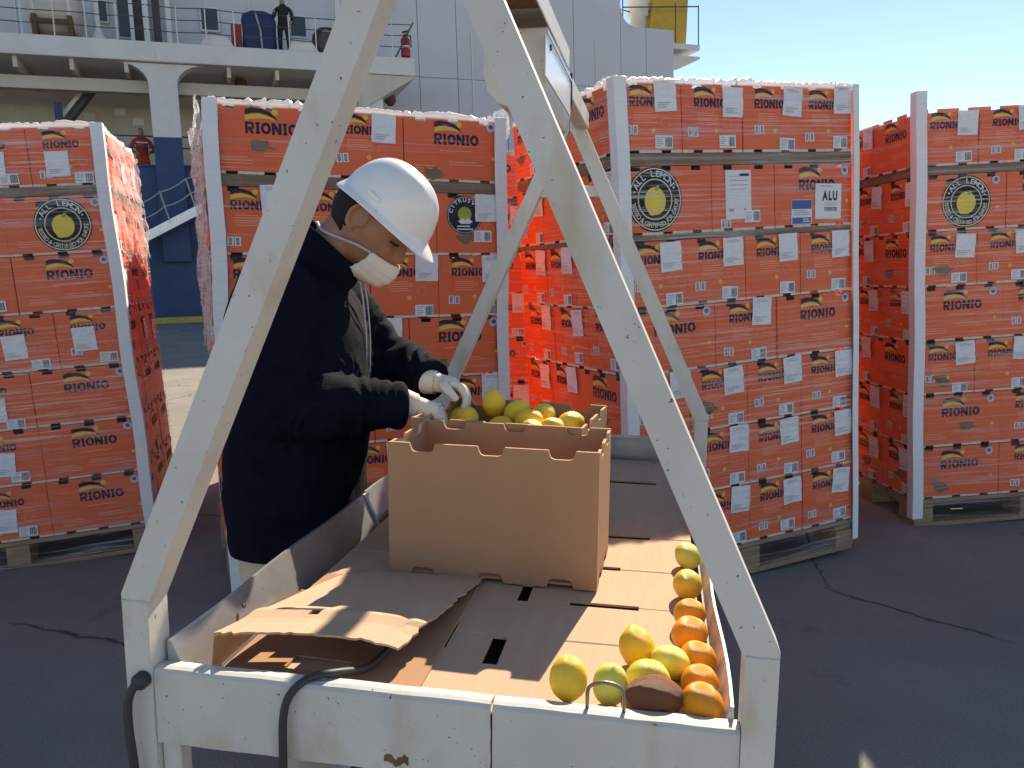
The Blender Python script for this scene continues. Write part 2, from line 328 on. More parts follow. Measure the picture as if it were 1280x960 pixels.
# upper works behind the deck rail
m = MB(); m.box(-45, 12.6, 2.6, 8, zdk, 19); m.build('deckhouse_wall', 'ship_plate', ship)
for i in range(10):
    m = MB(); m.box(-2 + i * 1.5, -1.95 + i * 1.5, 2.56, 2.6, zdk, 19); m.build('wall_stiffener', 'ship_white', ship)
for (x0, y0, x1, y1) in ((253, 12, 271, 37), (364, 22, 381, 45), (150, 0, 176, 46), (120, 2, 132, 26)):
    a = shp(x0, y1, 2.55); b = shp(x1, y0, 2.55)
    f = MB(); f.box(a[0] - .07, b[0] + .07, 2.50, 2.56, a[1] - .07, b[1] + .07); f = f.build('window', 'ship_white', ship, bevel=.02)
    p = MB(); p.box(a[0], b[0], 2.48, 2.499, a[1], b[1]); p.build('pane', 'dark_glass', f)
for (px, wd) in ((183, .18), (211, .16), (165, .12), (422, .16)):
    s, z = shp(px, 30, 1.6); m = MB(); m.box(s - wd / 2, s + wd / 2, 1.5, 1.7, zdk, zdk + 4); m.build('deck_post', 'ship_white', ship)
for (px, wd) in ((172, .3), (196, .22)):
    s, z = shp(px, 30, 2.0); m = MB(); m.box(s - wd / 2, s + wd / 2, 1.9, 2.2, zdk, zdk + 3.4); m.build('locker', 'dark_steel', ship)
for (x0, x1) in ((249, 293), (357, 398)):
    a, _ = shp(x0, 50, -.1); b, _ = shp(x1, 50, -.1)
    m = MB(); m.prism([(a, zdk), (b, zdk), (b - .3, zdk + .42), (a + .25, zdk + .42)], -.3, .2); m.build('fairlead', 'ship_white', ship, bevel=.03)
s, z = shp(123, 42, .2); m = MB(); m.lathe([(.28, zdk), (.2, zdk + .2), (.07, zdk + .5), (.06, zdk + 3)], 10, 0, T3(s, .3, 0)); m.build('davit_post', 'ship_white', ship)
for i in range(22):
    s = -4.5 + i * .88
    if s > 13.9: break
    if i in (15,): continue
    m = MB(); m.tube([(s, -.38, zdk), (s, -.38, zdk + 1.15)], .022, 6); m.build('rail_stanchion', 'ship_white', ship)
for z in (.4, .78, 1.15):
    m = MB(); m.tube([(-6 + j, -.38, zdk + z - .05 * abs(math.sin(j * 1.7))) for j in range(20)] + [(13.8, -.38, zdk + z)], .016, 5); m.build('rail_wire', 'dark_steel', ship)
m = MB(); m.tube([(13.2, -.3, zdk), (13.9, -.3, zdk + 1.25)], .03, 6); m.build('rail_brace', 'dark_steel', ship)
# tall plated block beyond the deck wing
sx = [12.65, 14.9, 16.5, 18.6, 19.9, 21.7, 23.95, 25.2, 26.6]
for i in range(8):
    top = 20 if i < 6 else 11.75
    for (z0, z1) in ((5.5, 9.15), (9.17, top)):
        if z1 - z0 < .2: continue
        m = MB(); m.box(sx[i] + .012, sx[i + 1] - .012, 3.0 + rng.uniform(0, .012), 3.5, z0, z1); m.build('side_plate', 'ship_plate', ship)
m = MB(); m.box(12.7, 23.9, 3.52, 12, 5, 19.9); m.build('block_core', 'ship_plate', ship)
m = MB(); m.box(23.95, 26.55, 3.52, 11, 5, 11.7); m.build('bulwark_core', 'ship_plate', ship)
m = MB(); m.prism([(23.96, 11.76), (24.75, 11.76)] + [(24.75 - .78 * math.sin(t), 12.54 - .78 * math.cos(t)) for t in [R(15 * k) for k in range(1, 7)]], 3.02, 3.48); m.build('corner_gusset', 'ship_plate', ship)
for (px) in (590, 690, 745):
    s, z = shp(px, 60, 2.97); m = MB(); m.box(s - .03, s + .03, 2.965, 2.998, 5.5, 11); m.build('weld_bar', 'ship_white', ship)
# crane housing on its platform at the block's end
cr = empty('deck_crane', MS @ T3(26.9, 5.5, 11.2), 'yellow deck crane housing on a railed platform above the white plated block', 'crane')
m = MB(); m.box(-1.9, 2.3, -.6, 1.5, .35, .6); m.box(-1.9, 2.3, -.6, 1.5, -.05, .06); m.build('platform', 'ship_white', cr)
m = MB(); m.prism([(-.2, .6), (1.9, .6), (2.05, 3.2), (.2, 3.2)], 0, 1.3); m.build('housing', 'crane_yellow', cr, bevel=.05)
m = MB(); m.lathe([(.36, .6), (.36, 1.9), (.5, 1.95), (.5, 3.4)], 14, 0, T3(-.55, .3, 0)); m.build('mast', 'ship_white', cr, smooth=True)
m = MB(); m.beam((-2.3, .4, .75), (-.4, .4, 1.5), .3, .3); m.build('boom', 'crane_yellow', cr, bevel=.03)
for xx in (-1.8, 1.0, 2.25):
    m = MB(); m.tube([(xx, -.55, .6), (xx, -.55, 2.4)], .03, 6); m.build('stanchion', 'dark_steel', cr)
m = MB(); m.tube([(-1.8, -.55, 2.0), (2.25, -.55, 2.35)], .03, 6); m.build('rail', 'dark_steel', cr)
m = MB(); m.tube([(-4, .2, 2.6), (-.6, .2, 2.0), (1.5, .2, 2.6)], .03, 6); m.build('wire_rope', 'dark_steel', cr)
# tank on the deck
a, _ = shp(33, 20, .8); b, _ = shp(104, 20, .8); _, z0 = shp(68, 33, .8); rr = .85
tk = empty('deck_tank', MS @ T3((a + b) / 2, .9, zdk), 'rust-streaked white cylindrical tank lying on a saddle on the ship deck', 'tank')
L2 = (b - a) / 2; prof = [(.01, -L2)] + [(rr * math.sin(R(t)), -L2 + .3 * (1 - math.cos(R(t)))) for t in (20, 45, 70, 90)] + [(rr * math.sin(R(t)), L2 - .3 * (1 - math.cos(R(t)))) for t in (90, 70, 45, 20)] + [(.01, L2)]
m = MB(); m.lathe(prof, 24, 0, T3(0, 0, .22 + rr) @ RY(R(90))); m.build('shell', 'ship_cream', tk, smooth=True)
for xx in (-.5, .5):
    m = MB(); m.box(xx - .07, xx + .07, -.9, .3, 0, .75); m.build('saddle', 'rusty', tk); m = MB(); m.lathe([(rr + .02, -.05), (rr + .02, .05)], 24, 0, T3(xx, 0, .22 + rr) @ RY(R(90))); m.build('strap', 'ship_white', tk)
m = MB(); m.box(-.6, .6, -.92, -.8, .5, .62); m.build('saddle_rail', 'rusty', tk)
# covered winch, hose reel, extinguisher
a, _ = shp(302, 30, .3); b, z1 = shp(343, 8, .3)
cv = MB(); W2 = (b - a) / 2; rows = []
for i, (z, f) in enumerate(((0, .95), (.35, 1), (.8, .98), (1.1, 1), (1.3, .9), (1.42, .55))):
    rows.append([(W2 * f * (math.copysign(abs(math.cos(t)) ** .6, math.cos(t))) * (1 + .05 * math.sin(5 * t + i)), .5 * f * math.copysign(abs(math.sin(t)) ** .6, math.sin(t)) * (1 + .06 * math.sin(7 * t + 2 * i)), z) for t in [2 * math.pi * k2 / 28 for k2 in range(28)]])
vs_ = [v for r_ in rows for v in r_]; cv.add(vs_, [(i * 28 + k2, i * 28 + (k2 + 1) % 28, (i + 1) * 28 + (k2 + 1) % 28, (i + 1) * 28 + k2) for i in range(5) for k2 in range(28)] + [tuple(5 * 28 + k2 for k2 in range(28))])
cw = empty('covered_winch', MS @ T3((a + b) / 2, .55, zdk), 'equipment under a dark blue tarpaulin by the ship deck rail', 'covered equipment')
cv.build('tarpaulin', 'tarp_blue', cw, smooth=True)
m = MB(); m.tube([(.05, -.53, .02), (.02, -.54, .7), (-.1, -.52, 1.25), (-.1, 0, 1.45)], .03, 6); m.build('lashing', 'rope', cw)
m = MB(); m.box(-W2 - .35, -W2 - .02, -.2, .2, 0, .95); tag(m.build('deck_box', 'red_paint', None, MS @ T3((a + b) / 2, .55, zdk), bevel=.03), 'small dull red locker against the blue tarpaulin on the deck', 'locker')
s, z = shp(407, 37, .5)
hr = empty('hose_reel', MS @ T3(s, .5, zdk), 'black hose coiled on a grey reel by the ship deck rail', 'hose reel')
m = MB(); m.box(-.33, .33, -.1, .1, .25, .95); m.build('reel_plate', 'dark_steel', hr, bevel=.03)
for dx in (0, .05, -.04):
    m = MB(); m.tube([(.45 * math.cos(t) + dx, -.14 - abs(dx), .6 + .43 * math.sin(t)) for t in [2 * math.pi * j / 20 for j in range(20)]], .035, 6, closed=True); m.build('hose_coil', 'rubber', hr, smooth=True)
s, z = shp(507, 62, -.1)
fe = empty('fire_extinguisher', MS @ T3(s, 0, zdk), 'small red fire extinguisher hung at the end of the deck wing', 'fire extinguisher')
m = MB(); m.lathe([(.15, 0), (.17, .05), (.17, .6), (.08, .72), (.05, .8)], 14, 0, T3(0, -.1, .1)); m.build('cylinder', 'red_paint', fe, smooth=True)
m = MB(); m.lathe([(.172, .3), (.172, .38)], 14, 0, T3(0, -.1, .1)); m.build('band', 'paper', fe)
m = MB(); m.beam((-.1, -.1, .95), (.14, -.1, 1.02), .06, .06); m.tube([(.05, -.1, .92), (.2, -.12, .8), (.2, -.14, .45)], .02, 6); m.build('valve', 'rubber', fe)
# gangway
gw = empty('gangway', MS @ T3(4.5, -.9, 0), 'grey sloping gangway with rope handrails against the blue hull', 'gangway')
a = shp(183, 297, -.9); b = shp(262, 256, -.9); ax, az, bx, bz = a[0] - 4.5, a[1], b[0] - 4.5, b[1]
ax -= 3 * (bx - ax) ; az -= 3 * (bz - az); az = max(az, .2)
ax = a[0] - 4.5 - (a[1] - .25) / ((b[1] - a[1]) / (b[0] - a[0])); az = .25; bx2 = b[0] - 4.5 + 2; bz2 = b[1] + 2 * (b[1] - a[1]) / (b[0] - a[0])
m = MB(); m.beam((ax, 0, az), (bx2, 0, bz2), .28, .7); m.build('ramp', 'galvanised', gw)
for t in [k2 / 11 for k2 in range(12)]:
    x = ax + (bx2 - ax) * t; z = az + (bz2 - az) * t
    m = MB(); m.tube([(x, -.33, z), (x - .25, -.33, z + 1.0)], .025, 6); m.build('stanchion', 'rope', gw)
for h in (.55, 1.0):
    pts = []
    for j in range(34):
        t = j / 33; fr = (t * 11) % 1; pts.append((ax + (bx2 - ax) * t - .25 * h, -.33, az + (bz2 - az) * t + h - .28 * fr * (1 - fr)))
    m = MB(); m.tube(pts, .018, 5); m.build('rope_handrail', 'rope', gw)
# pulley block lamp seen over the wrapped stack
for px, py in ((301, 108), (488, 127)):
    s, z = shp(px, py, 1.2); m = MB(); m.lathe([(.04, .5), (.06, .3), (.2, .2), (.22, 0), (.1, -.15)], 12, 0, T3(s, 1.2, z)); m.build('bell_lamp', 'rusty', ship, smooth=True)

# ------------------------------------------------------------------ far people on the ship
def figure(name, label, M, pose, cloth, skin='skin', hairm='hair_dark'):
    """pose: hands = list of two hand points"""
    J = [(0, 0, .95), (0, 0, 1.12), (0, .01, 1.32), (0, .02, 1.45), (0, .0, 1.53), (.0, -.03, 1.63), (0, -.02, 1.72)]
    E = [(i, i + 1) for i in range(6)]; r = [(.15, .11), (.14, .1), (.18, .115), (.10, .08), (.055, .055), (.085, .1), (.06, .07)]
    for k, sgn in enumerate((-1, 1)):
        b = len(J); el, ha = pose[k]
        J += [(sgn * .19, .01, 1.38), el, ha, (ha[0] - sgn * .02, ha[1] - .05, ha[2] - .05)]; E += [(3, b), (b, b + 1), (b + 1, b + 2), (b + 2, b + 3)]; r += [.065, .05, .04, .03]
        b = len(J); J += [(sgn * .1, 0, .85), (sgn * .11, -.02, .48), (sgn * .12, .02, .08), (sgn * .13, -.12, .04)]; E += [(0, b), (b, b + 1), (b + 1, b + 2), (b + 2, b + 3)]; r += [.09, .065, .05, .04]
    me = skin_mesh('body', J, E, r, cloth, 1); me.materials.append(MATS[skin]); me.materials.append(MATS[hairm])
    for p in me.polygons:
        c = p.center
        if c.z > 1.52: p.material_index = 2 if (c.z > 1.68 or (c.y > 0 and c.z > 1.6)) else 1
        for k in (0, 1):
            if (c - Vector(pose[k][1])).length < .075: p.material_index = 1
    o = obj(name, me); o.matrix_world = M; tag(o, label, 'person'); return o
s, z = shp(175, 157, .6)
f = figure('person', 'person in red work suit leaning on the rail beside the ship pillar', MS @ T3(s, .6, 4.205) @ RZ(R(8)) @ SC(1.28, 1.28, (z - 4.2) / 1.785), [((-.3, -.02, 1.15), (-.12, -.24, 1.06)), ((.3, -.02, 1.15), (.15, -.26, 1.08))], 'suit_red')
m = MB(); m.box(-.14, .14, -.135, -.128, 1.33, 1.355); m.build('chest_stripe', 'paper', f)
s, z = shp(353, 10, .35)
figure('person', 'person in black clothes standing at the deck rail by the blue tarpaulin', MS @ T3(s, .35, zdk) @ RZ(R(-15)) @ SC(1.25, 1.25, 1.12), [((-.27, .05, 1.15), (-.2, -.18, 1.28)), ((.26, .03, 1.12), (.2, -.1, .95))], 'cloth_black')

# ------------------------------------------------------------------ lettering
_gl = {}
def glyph(ch, bold=.02):
    if (ch, bold) in _gl: return _gl[ch, bold]
    cu = bpy.data.curves.new('g', 'FONT'); cu.body = ch; cu.offset = bold; cu.resolution_u = 3; cu.fill_mode = 'FRONT'
    o = bpy.data.objects.new('g', cu); COL.objects.link(o); me = evaluated(o, 'g')
    vs = [(v.co.x, v.co.y) for v in me.vertices]; fs = [tuple(p.vertices) for p in me.polygons]; bpy.data.meshes.remove(me)
    x0 = min([v[0] for v in vs] or [0]); x1 = max([v[0] for v in vs] or [.25])
    _gl[ch, bold] = ([(x - x0, y) for x, y in vs], fs, x1 - x0); return _gl[ch, bold]
# print meshes lie in the x-z plane, facing -y; y is the depth of the ink layer
def text(mb, s, x, z, h, y=0, mi=0, sx=1.0, bold=.02, gap=.12, width=None):
    adv = []; tot = 0
    for ch in s:
        w_ = .3 if ch == ' ' else glyph(ch, bold)[2]; adv.append(w_); tot += w_ + gap
    tot -= gap; k = h / .7; kx = k * sx if width is None else width / tot
    for ch, w_ in zip(s, adv):
        if ch != ' ':
            vs, fs, _ = glyph(ch, bold); mb.add([(x + vx * kx, y, z + vz * k) for vx, vz in vs], fs, mi)
        x += (w_ + gap) * kx
    return x
def ring_text(mb, s, r, h, a0, a1, y, mi, inward=False, bold=.02):
    n = len(s); k = h / .7
    for i, ch in enumerate(s):
        if ch == ' ': continue
        a = a0 + (a1 - a0) * i / (n - 1); vs, fs, w_ = glyph(ch, bold)
        o = []
        for vx, vz in vs:
            lx = (vx - w_ / 2) * k; lz = vz * k
            if inward: rr_ = r - lz; t = a + lx / r
            else: rr_ = r + lz; t = a - lx / r
            o.append((rr_ * math.cos(t), y, rr_ * math.sin(t)))
        mb.add(o, fs, mi)
def disc(mb, cx, cz, r, y, mi, n=40, sx=1, sz=1): mb.poly([(cx + r * sx * math.cos(2 * math.pi * i / n), y, cz + r * sz * math.sin(2 * math.pi * i / n)) for i in range(n)], mi)
def ring(mb, cx, cz, r0, r1, y, mi, n=48):
    v = [(cx + r_ * math.cos(2 * math.pi * i / n), y, cz + r_ * math.sin(2 * math.pi * i / n)) for r_ in (r0, r1) for i in range(n)]
    mb.add(v, [(i, (i + 1) % n, n + (i + 1) % n, n + i) for i in range(n)], mi)
def rect(mb, x0, x1, z0, z1, y, mi): mb.poly([(x0, y, z0), (x1, y, z0), (x1, y, z1), (x0, y, z1)], mi)
def swoosh(mb, x, z, w_, h, y):
    mb.poly([(x + a * w_, y, z + b * h) for a, b in ((0, 0), (.2, .12), (.5, .22), (.78, .16), (1, 0), (.86, .25), (.66, .45), (.42, .55), (.15, .48), (0, .36))], 1)
    mb.poly([(x + a * w_, y - .0003, z + b * h) for a, b in ((0, .42), (.15, .56), (.42, .64), (.68, .5), (.86, .28), (1.02, .0), (.93, .36), (.75, .74), (.5, .95), (.2, 1.0), (0, .86))], 0)
    disc(mb, x + .93 * w_, z + .72 * h, .10 * w_, y - .0001, 1, 14)
def rionio(mb, x, z, w_, h, y):
    pitch = w_ / 6.0; xx = x
    widths = {'R': 1.08, 'I': .62, 'O': 1.22, 'N': 1.18}; k = w_ / sum(widths[c] for c in 'RIONIO')
    for ch in 'RIONIO':
        cw_ = widths[ch] * k
        if ch == 'I':
            a, b = xx + .06 * k, xx + cw_ - .1 * k; c = (a + b) / 2
            rect(mb, a, b, z, z + .2 * h, y, 0); rect(mb, c - .15 * k, c + .15 * k, z + .2 * h, z + .8 * h, y, 0); rect(mb, a, b, z + .8 * h, z + h, y, 0)
        elif ch == 'O':
            n = 24; cx = xx + cw_ / 2 - .04 * k; v = []
            for f_ in (1, .42): v += [(cx + (cw_ / 2 - .05 * k) * f_ * math.cos(2 * math.pi * i / n), y, z + h / 2 + h / 2 * (f_ if f_ == 1 else .52) * math.sin(2 * math.pi * i / n)) for i in range(n)]
            mb.add(v, [(i, (i + 1) % n, n + (i + 1) % n, n + i) for i in range(n)], 0)
        else:
            kw = cw_ - .1 * k
            P_ = ([[(0, 0), (.3, 0), (.3, .52), (.7, 0), (1, 0), (1, 1), (.7, 1), (.7, .48), (.3, 1), (0, 1)]] if ch == 'N' else
                  [[(0, 0), (.3, 0), (.3, 1), (0, 1)], [(.3, .8), (.7, .8), (.7, 1), (.3, 1)], [(.3, .36), (.7, .36), (.7, .56), (.3, .56)], [(.7, .8), (.7, .56), (.73, .6), (.73, .76)],
                   [(.73, .6), (.7, .56), (.7, .36), (.9, .41), (1, .53), (1, .85), (.9, .97), (.7, 1), (.7, .8), (.73, .76)], [(.36, .36), (.64, 0), (1, 0), (.72, .36)]])
            for pg in P_: mb.poly([(xx + a * kw, y, z + b * h) for a, b in pg], 0)
        xx += cw_
LOGO = ['navy_ink', 'yellow_ink', 'pale_ink', 'sticker_grey', 'blue_ink']
def lines(mb, x0, x1, z, n, dz, y, mi, th=.0035):
    for i in range(n): rect(mb, x0, x0 + (x1 - x0) * (1 if i % 3 else .82), z - i * dz, z - i * dz + th, y, mi)
def logo_long():
    m = MB(); swoosh(m, -.08, .196, .115, .046, 0); rionio(m, -.082, .148, .195, .043, 0)
    lines(m, -.06, .11, .122, 1, .01, 0, 2); lines(m, -.02, .13, .078, 2, .01, 0, 2); lines(m, -.17, -.06, .06, 3, .011, 0, 2)
    disc(m, .165, .226, .019, 0, 3, 20); disc(m, .165, .228, .010, -.0003, 4, 12); disc(m, .175, .1, .008, 0, 1, 10)
    return m.mesh('printed_logo', LOGO)
def logo_short():
    m = MB(); swoosh(m, -.062, .205, .095, .04, 0); rionio(m, -.065, .168, .15, .034, 0)
    lines(m, -.05, .05, .145, 5, .009, 0, 2, .003); ring(m, .09, .11, .018, .0195, 0, 2, 20); disc(m, .035, .082, .009, 0, 1, 12); disc(m, .035, .082, .0035, -.0003, 2, 8)
    return m.mesh('printed_logo', LOGO)
def barcode(w_, h, n, dense=True):
    m = MB(); rect(m, 0, w_, 0, h, 0, 0); r_ = random.Random(n)
    x = w_ * .58
    while x < w_ * .92:
        b = r_.uniform(.0012, .004); rect(m, x, min(x + b, w_ * .94), h * .12, h * .86, -.0004, 1); x += b + r_.uniform(.0012, .003)
    for i in range(5): rect(m, w_ * .08, w_ * r_.uniform(.3, .5), h * (.15 + i * .16), h * (.15 + i * .16) + .0035, -.0004, 2)
    return m.mesh('barcode_sticker', ['paper', 'black_ink', 'grey_ink'])
def twin():
    m = MB()
    for x in (0, .026):
        rect(m, x, x + .022, 0, .034, 0, 0)
        for i in range(6): rect(m, x + .005, x + .017, .004 + i * .0046, .0068 + i * .0046, -.0004, 1)
    return m.mesh('barcode_sticker', ['paper', 'black_ink'])
def paper(n):
    r_ = random.Random(n); m = MB(); nx, nz = 5, 5; w_, h = .097, .112; vs_ = []
    for j in range(nz + 1):
        for i in range(nx + 1):
            e = (abs(i - nx / 2) / nx * 2) ** 3 * (.4 + .6 * j / nz); vs_.append((w_ * i / nx + r_.uniform(-1, 1) * .0008, -.0008 - r_.uniform(0, .0022) - .0055 * e * r_.random(), h * j / nz + r_.uniform(-1, 1) * .0008))
    m.add(vs_, [(j * (nx + 1) + i, j * (nx + 1) + i + 1, (j + 1) * (nx + 1) + i + 1, (j + 1) * (nx + 1) + i) for j in range(nz) for i in range(nx)])
    for i in range(3): rect(m, .012, .012 + r_.uniform(.03, .07), .014 + i * .008, .0165 + i * .008, -.0066, 1)
    if n % 2: lines(m, .02, .08, .1, 2, .007, -.0068, 1, .002)
    return m.mesh('paper_label', ['paper', 'grey_ink'])
def emblem_lemon():
    m = MB(); y = 0; R0 = .121
    disc(m, 0, 0, R0, y, 0, 56); ring(m, 0, 0, R0 * .925, R0 * .96, y - .0004, 1); ring(m, 0, 0, R0 * .60, R0 * .635, y - .0004, 1)
    ring_text(m, 'ALL LEMON', R0 * .70, R0 * .19, R(144), R(36), y - .0004, 2, False, .012)
    ring_text(m, 'TESTED & CERTIFIED FOR EXPORT', R0 * .875, R0 * .15, R(186), R(354), y - .0004, 1, True, .008)
    disc(m, R0 * .78 * math.cos(R(158)), R0 * .78 * math.sin(R(158)), .004, y - .0004, 2, 8); disc(m, R0 * .78 * math.cos(R(22)), R0 * .78 * math.sin(R(22)), .004, y - .0004, 2, 8)
    pts = []
    for i in range(40):
        t = 2 * math.pi * i / 40; r_ = R0 * .42 * (1 + .13 * math.exp(-((t - math.pi * 1.33) / .22) ** 2)); a_, b_ = r_ * math.cos(t) * .92, r_ * math.sin(t) * 1.02
        pts.append((a_, y - .0005, b_ - .006))
    m.poly(pts, 3); m.poly([(-.002, y - .0008, .035), (.012, y - .0008, .052), (.022, y - .0008, .05), (.024, y - .0008, .036), (.012, y - .0008, .03)], 4)
    ring(m, .003, -.008, R0 * .30, R0 * .31, y - .0008, 5, 30)
    return m.mesh('lemon_emblem', ['black_ink', 'cream_ink', 'paper', 'lemon_ink', 'green_ink', 'yellow_ink'])
def emblem_lime():
    m = MB(); R0 = .078; disc(m, 0, 0, R0, 0, 0, 40); ring(m, 0, 0, R0 * .93, R0 * .95, -.0003, 1)
    ring_text(m, 'CITRUSVIL', R0 * .70, R0 * .2, R(165), R(15), -.0004, 1, False, .02)
    disc(m, 0, .004, .03, -.0004, 2, 24); m.poly([(-.03, -.0007, -.025), (-.01, -.0007, -.012), (.0, -.0007, -.02), (.015, -.0007, -.012), (.035, -.0007, -.026), (.02, -.0007, -.036), (-.018, -.0007, -.036)], 1)
    lines(m, -.035, .035, -.048, 2, .012, -.0004, 1, .005)
    return m.mesh('lime_emblem', ['navy_ink', 'paper', 'green_ink'])
def ship_label():
    m = MB(); rect(m, 0, .142, 0, .145, 0, 0); text(m, 'ALU', .038, .078, .036, -.0004, 1, bold=.05, width=.082); text(m, 'PALLET', .055, .057, .010, -.0004, 2, width=.06)
    r_ = random.Random(4); x = .05
    while x < .118: b = r_.uniform(.001, .003); rect(m, x, x + b, .032, .049, -.0004, 1); x += b + .002
    lines(m, .03, .11, .133, 1, .01, -.0004, 2, .004)
    return m.mesh('pallet_label', ['paper', 'black_ink', 'grey_ink'])
def blue_label():
    m = MB(); rect(m, 0, .108, 0, .1, 0, 0); rect(m, .002, .106, .062, .098, -.0004, 1); rect(m, .004, .104, .002, .028, -.0004, 1); lines(m, .01, .098, .053, 3, .008, -.0005, 2, .004); lines(m, .06, .098, .019, 2, .009, -.0007, 0, .004)
    return m.mesh('pallet_label', ['paper', 'blue_ink', 'grey_ink'])
def long_sheet():
    m = MB(); rect(m, 0, .125, 0, .19, 0, 0); lines(m, .02, .11, .165, 4, .017, -.0004, 1, .003); rect(m, .07, .115, .166, .176, -.0004, 2)
    text(m, '185', .018, .03, .012, -.0004, 2); text(m, '8', .09, .03, .012, -.0004, 2)
    return m.mesh('paper_label', ['paper', 'grey_ink', 'black_ink'])
def tear(n):
    r_ = random.Random(n); m = MB(); k = 11
    m.poly([(.05 * (.5 + .7 * r_.random()) * math.cos(2 * math.pi * i / k), 0, .028 * (.4 + .8 * r_.random()) * math.sin(2 * math.pi * i / k)) for i in range(k)], 0)
    return m.mesh('torn_patch', ['kraft_dark'])
PM = dict(L=logo_long(), S=logo_short(), bar=[barcode(.078, .048, k) for k in range(3)], twin=twin(), paper=[paper(k) for k in range(5)], lemon=emblem_lemon(), lime=emblem_lime(), alu=ship_label(), blue=blue_label(), sheet=long_sheet(), tear=[tear(k) for k in range(4)])

# ------------------------------------------------------------------ cartons, pallets, wrapped stacks
_cm = {}
def carton_mesh(du, dw, h):
    key = (round(du, 3), round(dw, 3), round(h, 3))
    if key in _cm: return _cm[key]
    m = MB(); zr = [0, .010, h * .5, h - .017, h]
    for side in range(4):
        wd = du if side % 2 == 0 else dw; dp = dw if side % 2 == 0 else du
        fr = (.17, .5, .83) if wd > .345 else (.25, .75)
        xs = [0.] ; nt = set()
        for f_ in fr: xs += [f_ * wd - .021, f_ * wd + .021]; nt.add(len(xs) - 2)
        xs.append(wd); M = RZ(math.pi / 2 * side)
        idx = {}; vs_ = []
        for i, x in enumerate(xs):
            for j, z in enumerate(zr):
                b = .0016 if (j == 2 and 0 < i < len(xs) - 1) else 0
                idx[i, j] = len(vs_); vs_.append((x - wd / 2, -dp / 2 - b, z))
        f0, f1 = [], []
        for i in range(len(xs) - 1):
            for j in range(4):
                if i in nt and j in (0, 3): continue
                (f1 if j == 0 else f0).append((idx[i, j], idx[i + 1, j], idx[i + 1, j + 1], idx[i, j + 1]))
        m.add(vs_, f0, 0, M); m.add(vs_, f1, 1, M)
    m.add([(-du / 2, -dw / 2, h - .02), (du / 2, -dw / 2, h - .02), (du / 2, dw / 2, h - .02), (-du / 2, dw / 2, h - .02)], [(0, 1, 2, 3)], 2)
    m.add([(-du / 2, -dw / 2, .013), (du / 2, -dw / 2, .013), (du / 2, dw / 2, .013), (-du / 2, dw / 2, .013)], [(3, 2, 1, 0)], 2)
    _cm[key] = m.mesh('carton', ['orange_card', 'white_edge', 'kraft_dark']); return _cm[key]
ORD = ['bottom', 'second', 'third', 'fourth', 'fifth', 'sixth', 'top', 'crowning']
def wood_pallet(M, W, D, label):
    p = empty('wooden_pallet', M, label, 'pallet', None); r_ = random.Random(int(W * 1000))
    t = .022
    nb = 7
    for i in range(nb):
        y0 = D * i / nb + .008; m = MB(); m.box(0, W, y0, y0 + D / nb - .03, .118, .14 - r_.uniform(0, .002)); m.build('deck_board', 'pallet_wood', p, bevel=.002)
    for i in range(3):
        x = (W - .1) / 2 * i; m = MB(); m.box(x, x + .1, 0, D, .098, .117); m.build('stringer_board', 'pallet_wood', p, bevel=.002)
        for j in range(3):
            y = (D - .14) / 2 * j; m = MB(); m.box(x, x + .1, y + .001, y + .139, .0225, .0975); m.build('block', 'pallet_wood', p, RZ(r_.uniform(-.01, .01)), bevel=.003)
    for j in range(3):
        y = (D - .1) / 2 * j; m = MB(); m.box(0, W, y, y + .1, 0, .022); m.build('bottom_board', 'pallet_wood', p, bevel=.002)
def layer(kind, W, D):
    o = []
    if kind == 'T': return [(i * W / 2, j * D / 2, W / 2, D / 2, 'S') for i in (0, 1) for j in (0, 1)]
    if kind == 'N':
        o += [(i * W / 4, 0, W / 4, .4, 'S') for i in range(4)]; d = (D - .4) / 2
        for k in (0, 1): o += [(i * W / 3, .4 + k * d, W / 3, d, 'L') for i in (0, 2)]
    else:
        k = W / 1.1; a, b = .4 * k, .3 * k
        o += [(0, 0, a, .3, 'L'), (a, 0, b, .4, 'S'), (a + b, 0, a, .3, 'L')]
        d = (D - .3) / 2; e = (D - .4) / 2
        for q_ in (0, 1): o += [(0, .3 + q_ * d, a, d, 'S'), (a + b, .3 + q_ * d, a, d, 'S')]
    return o
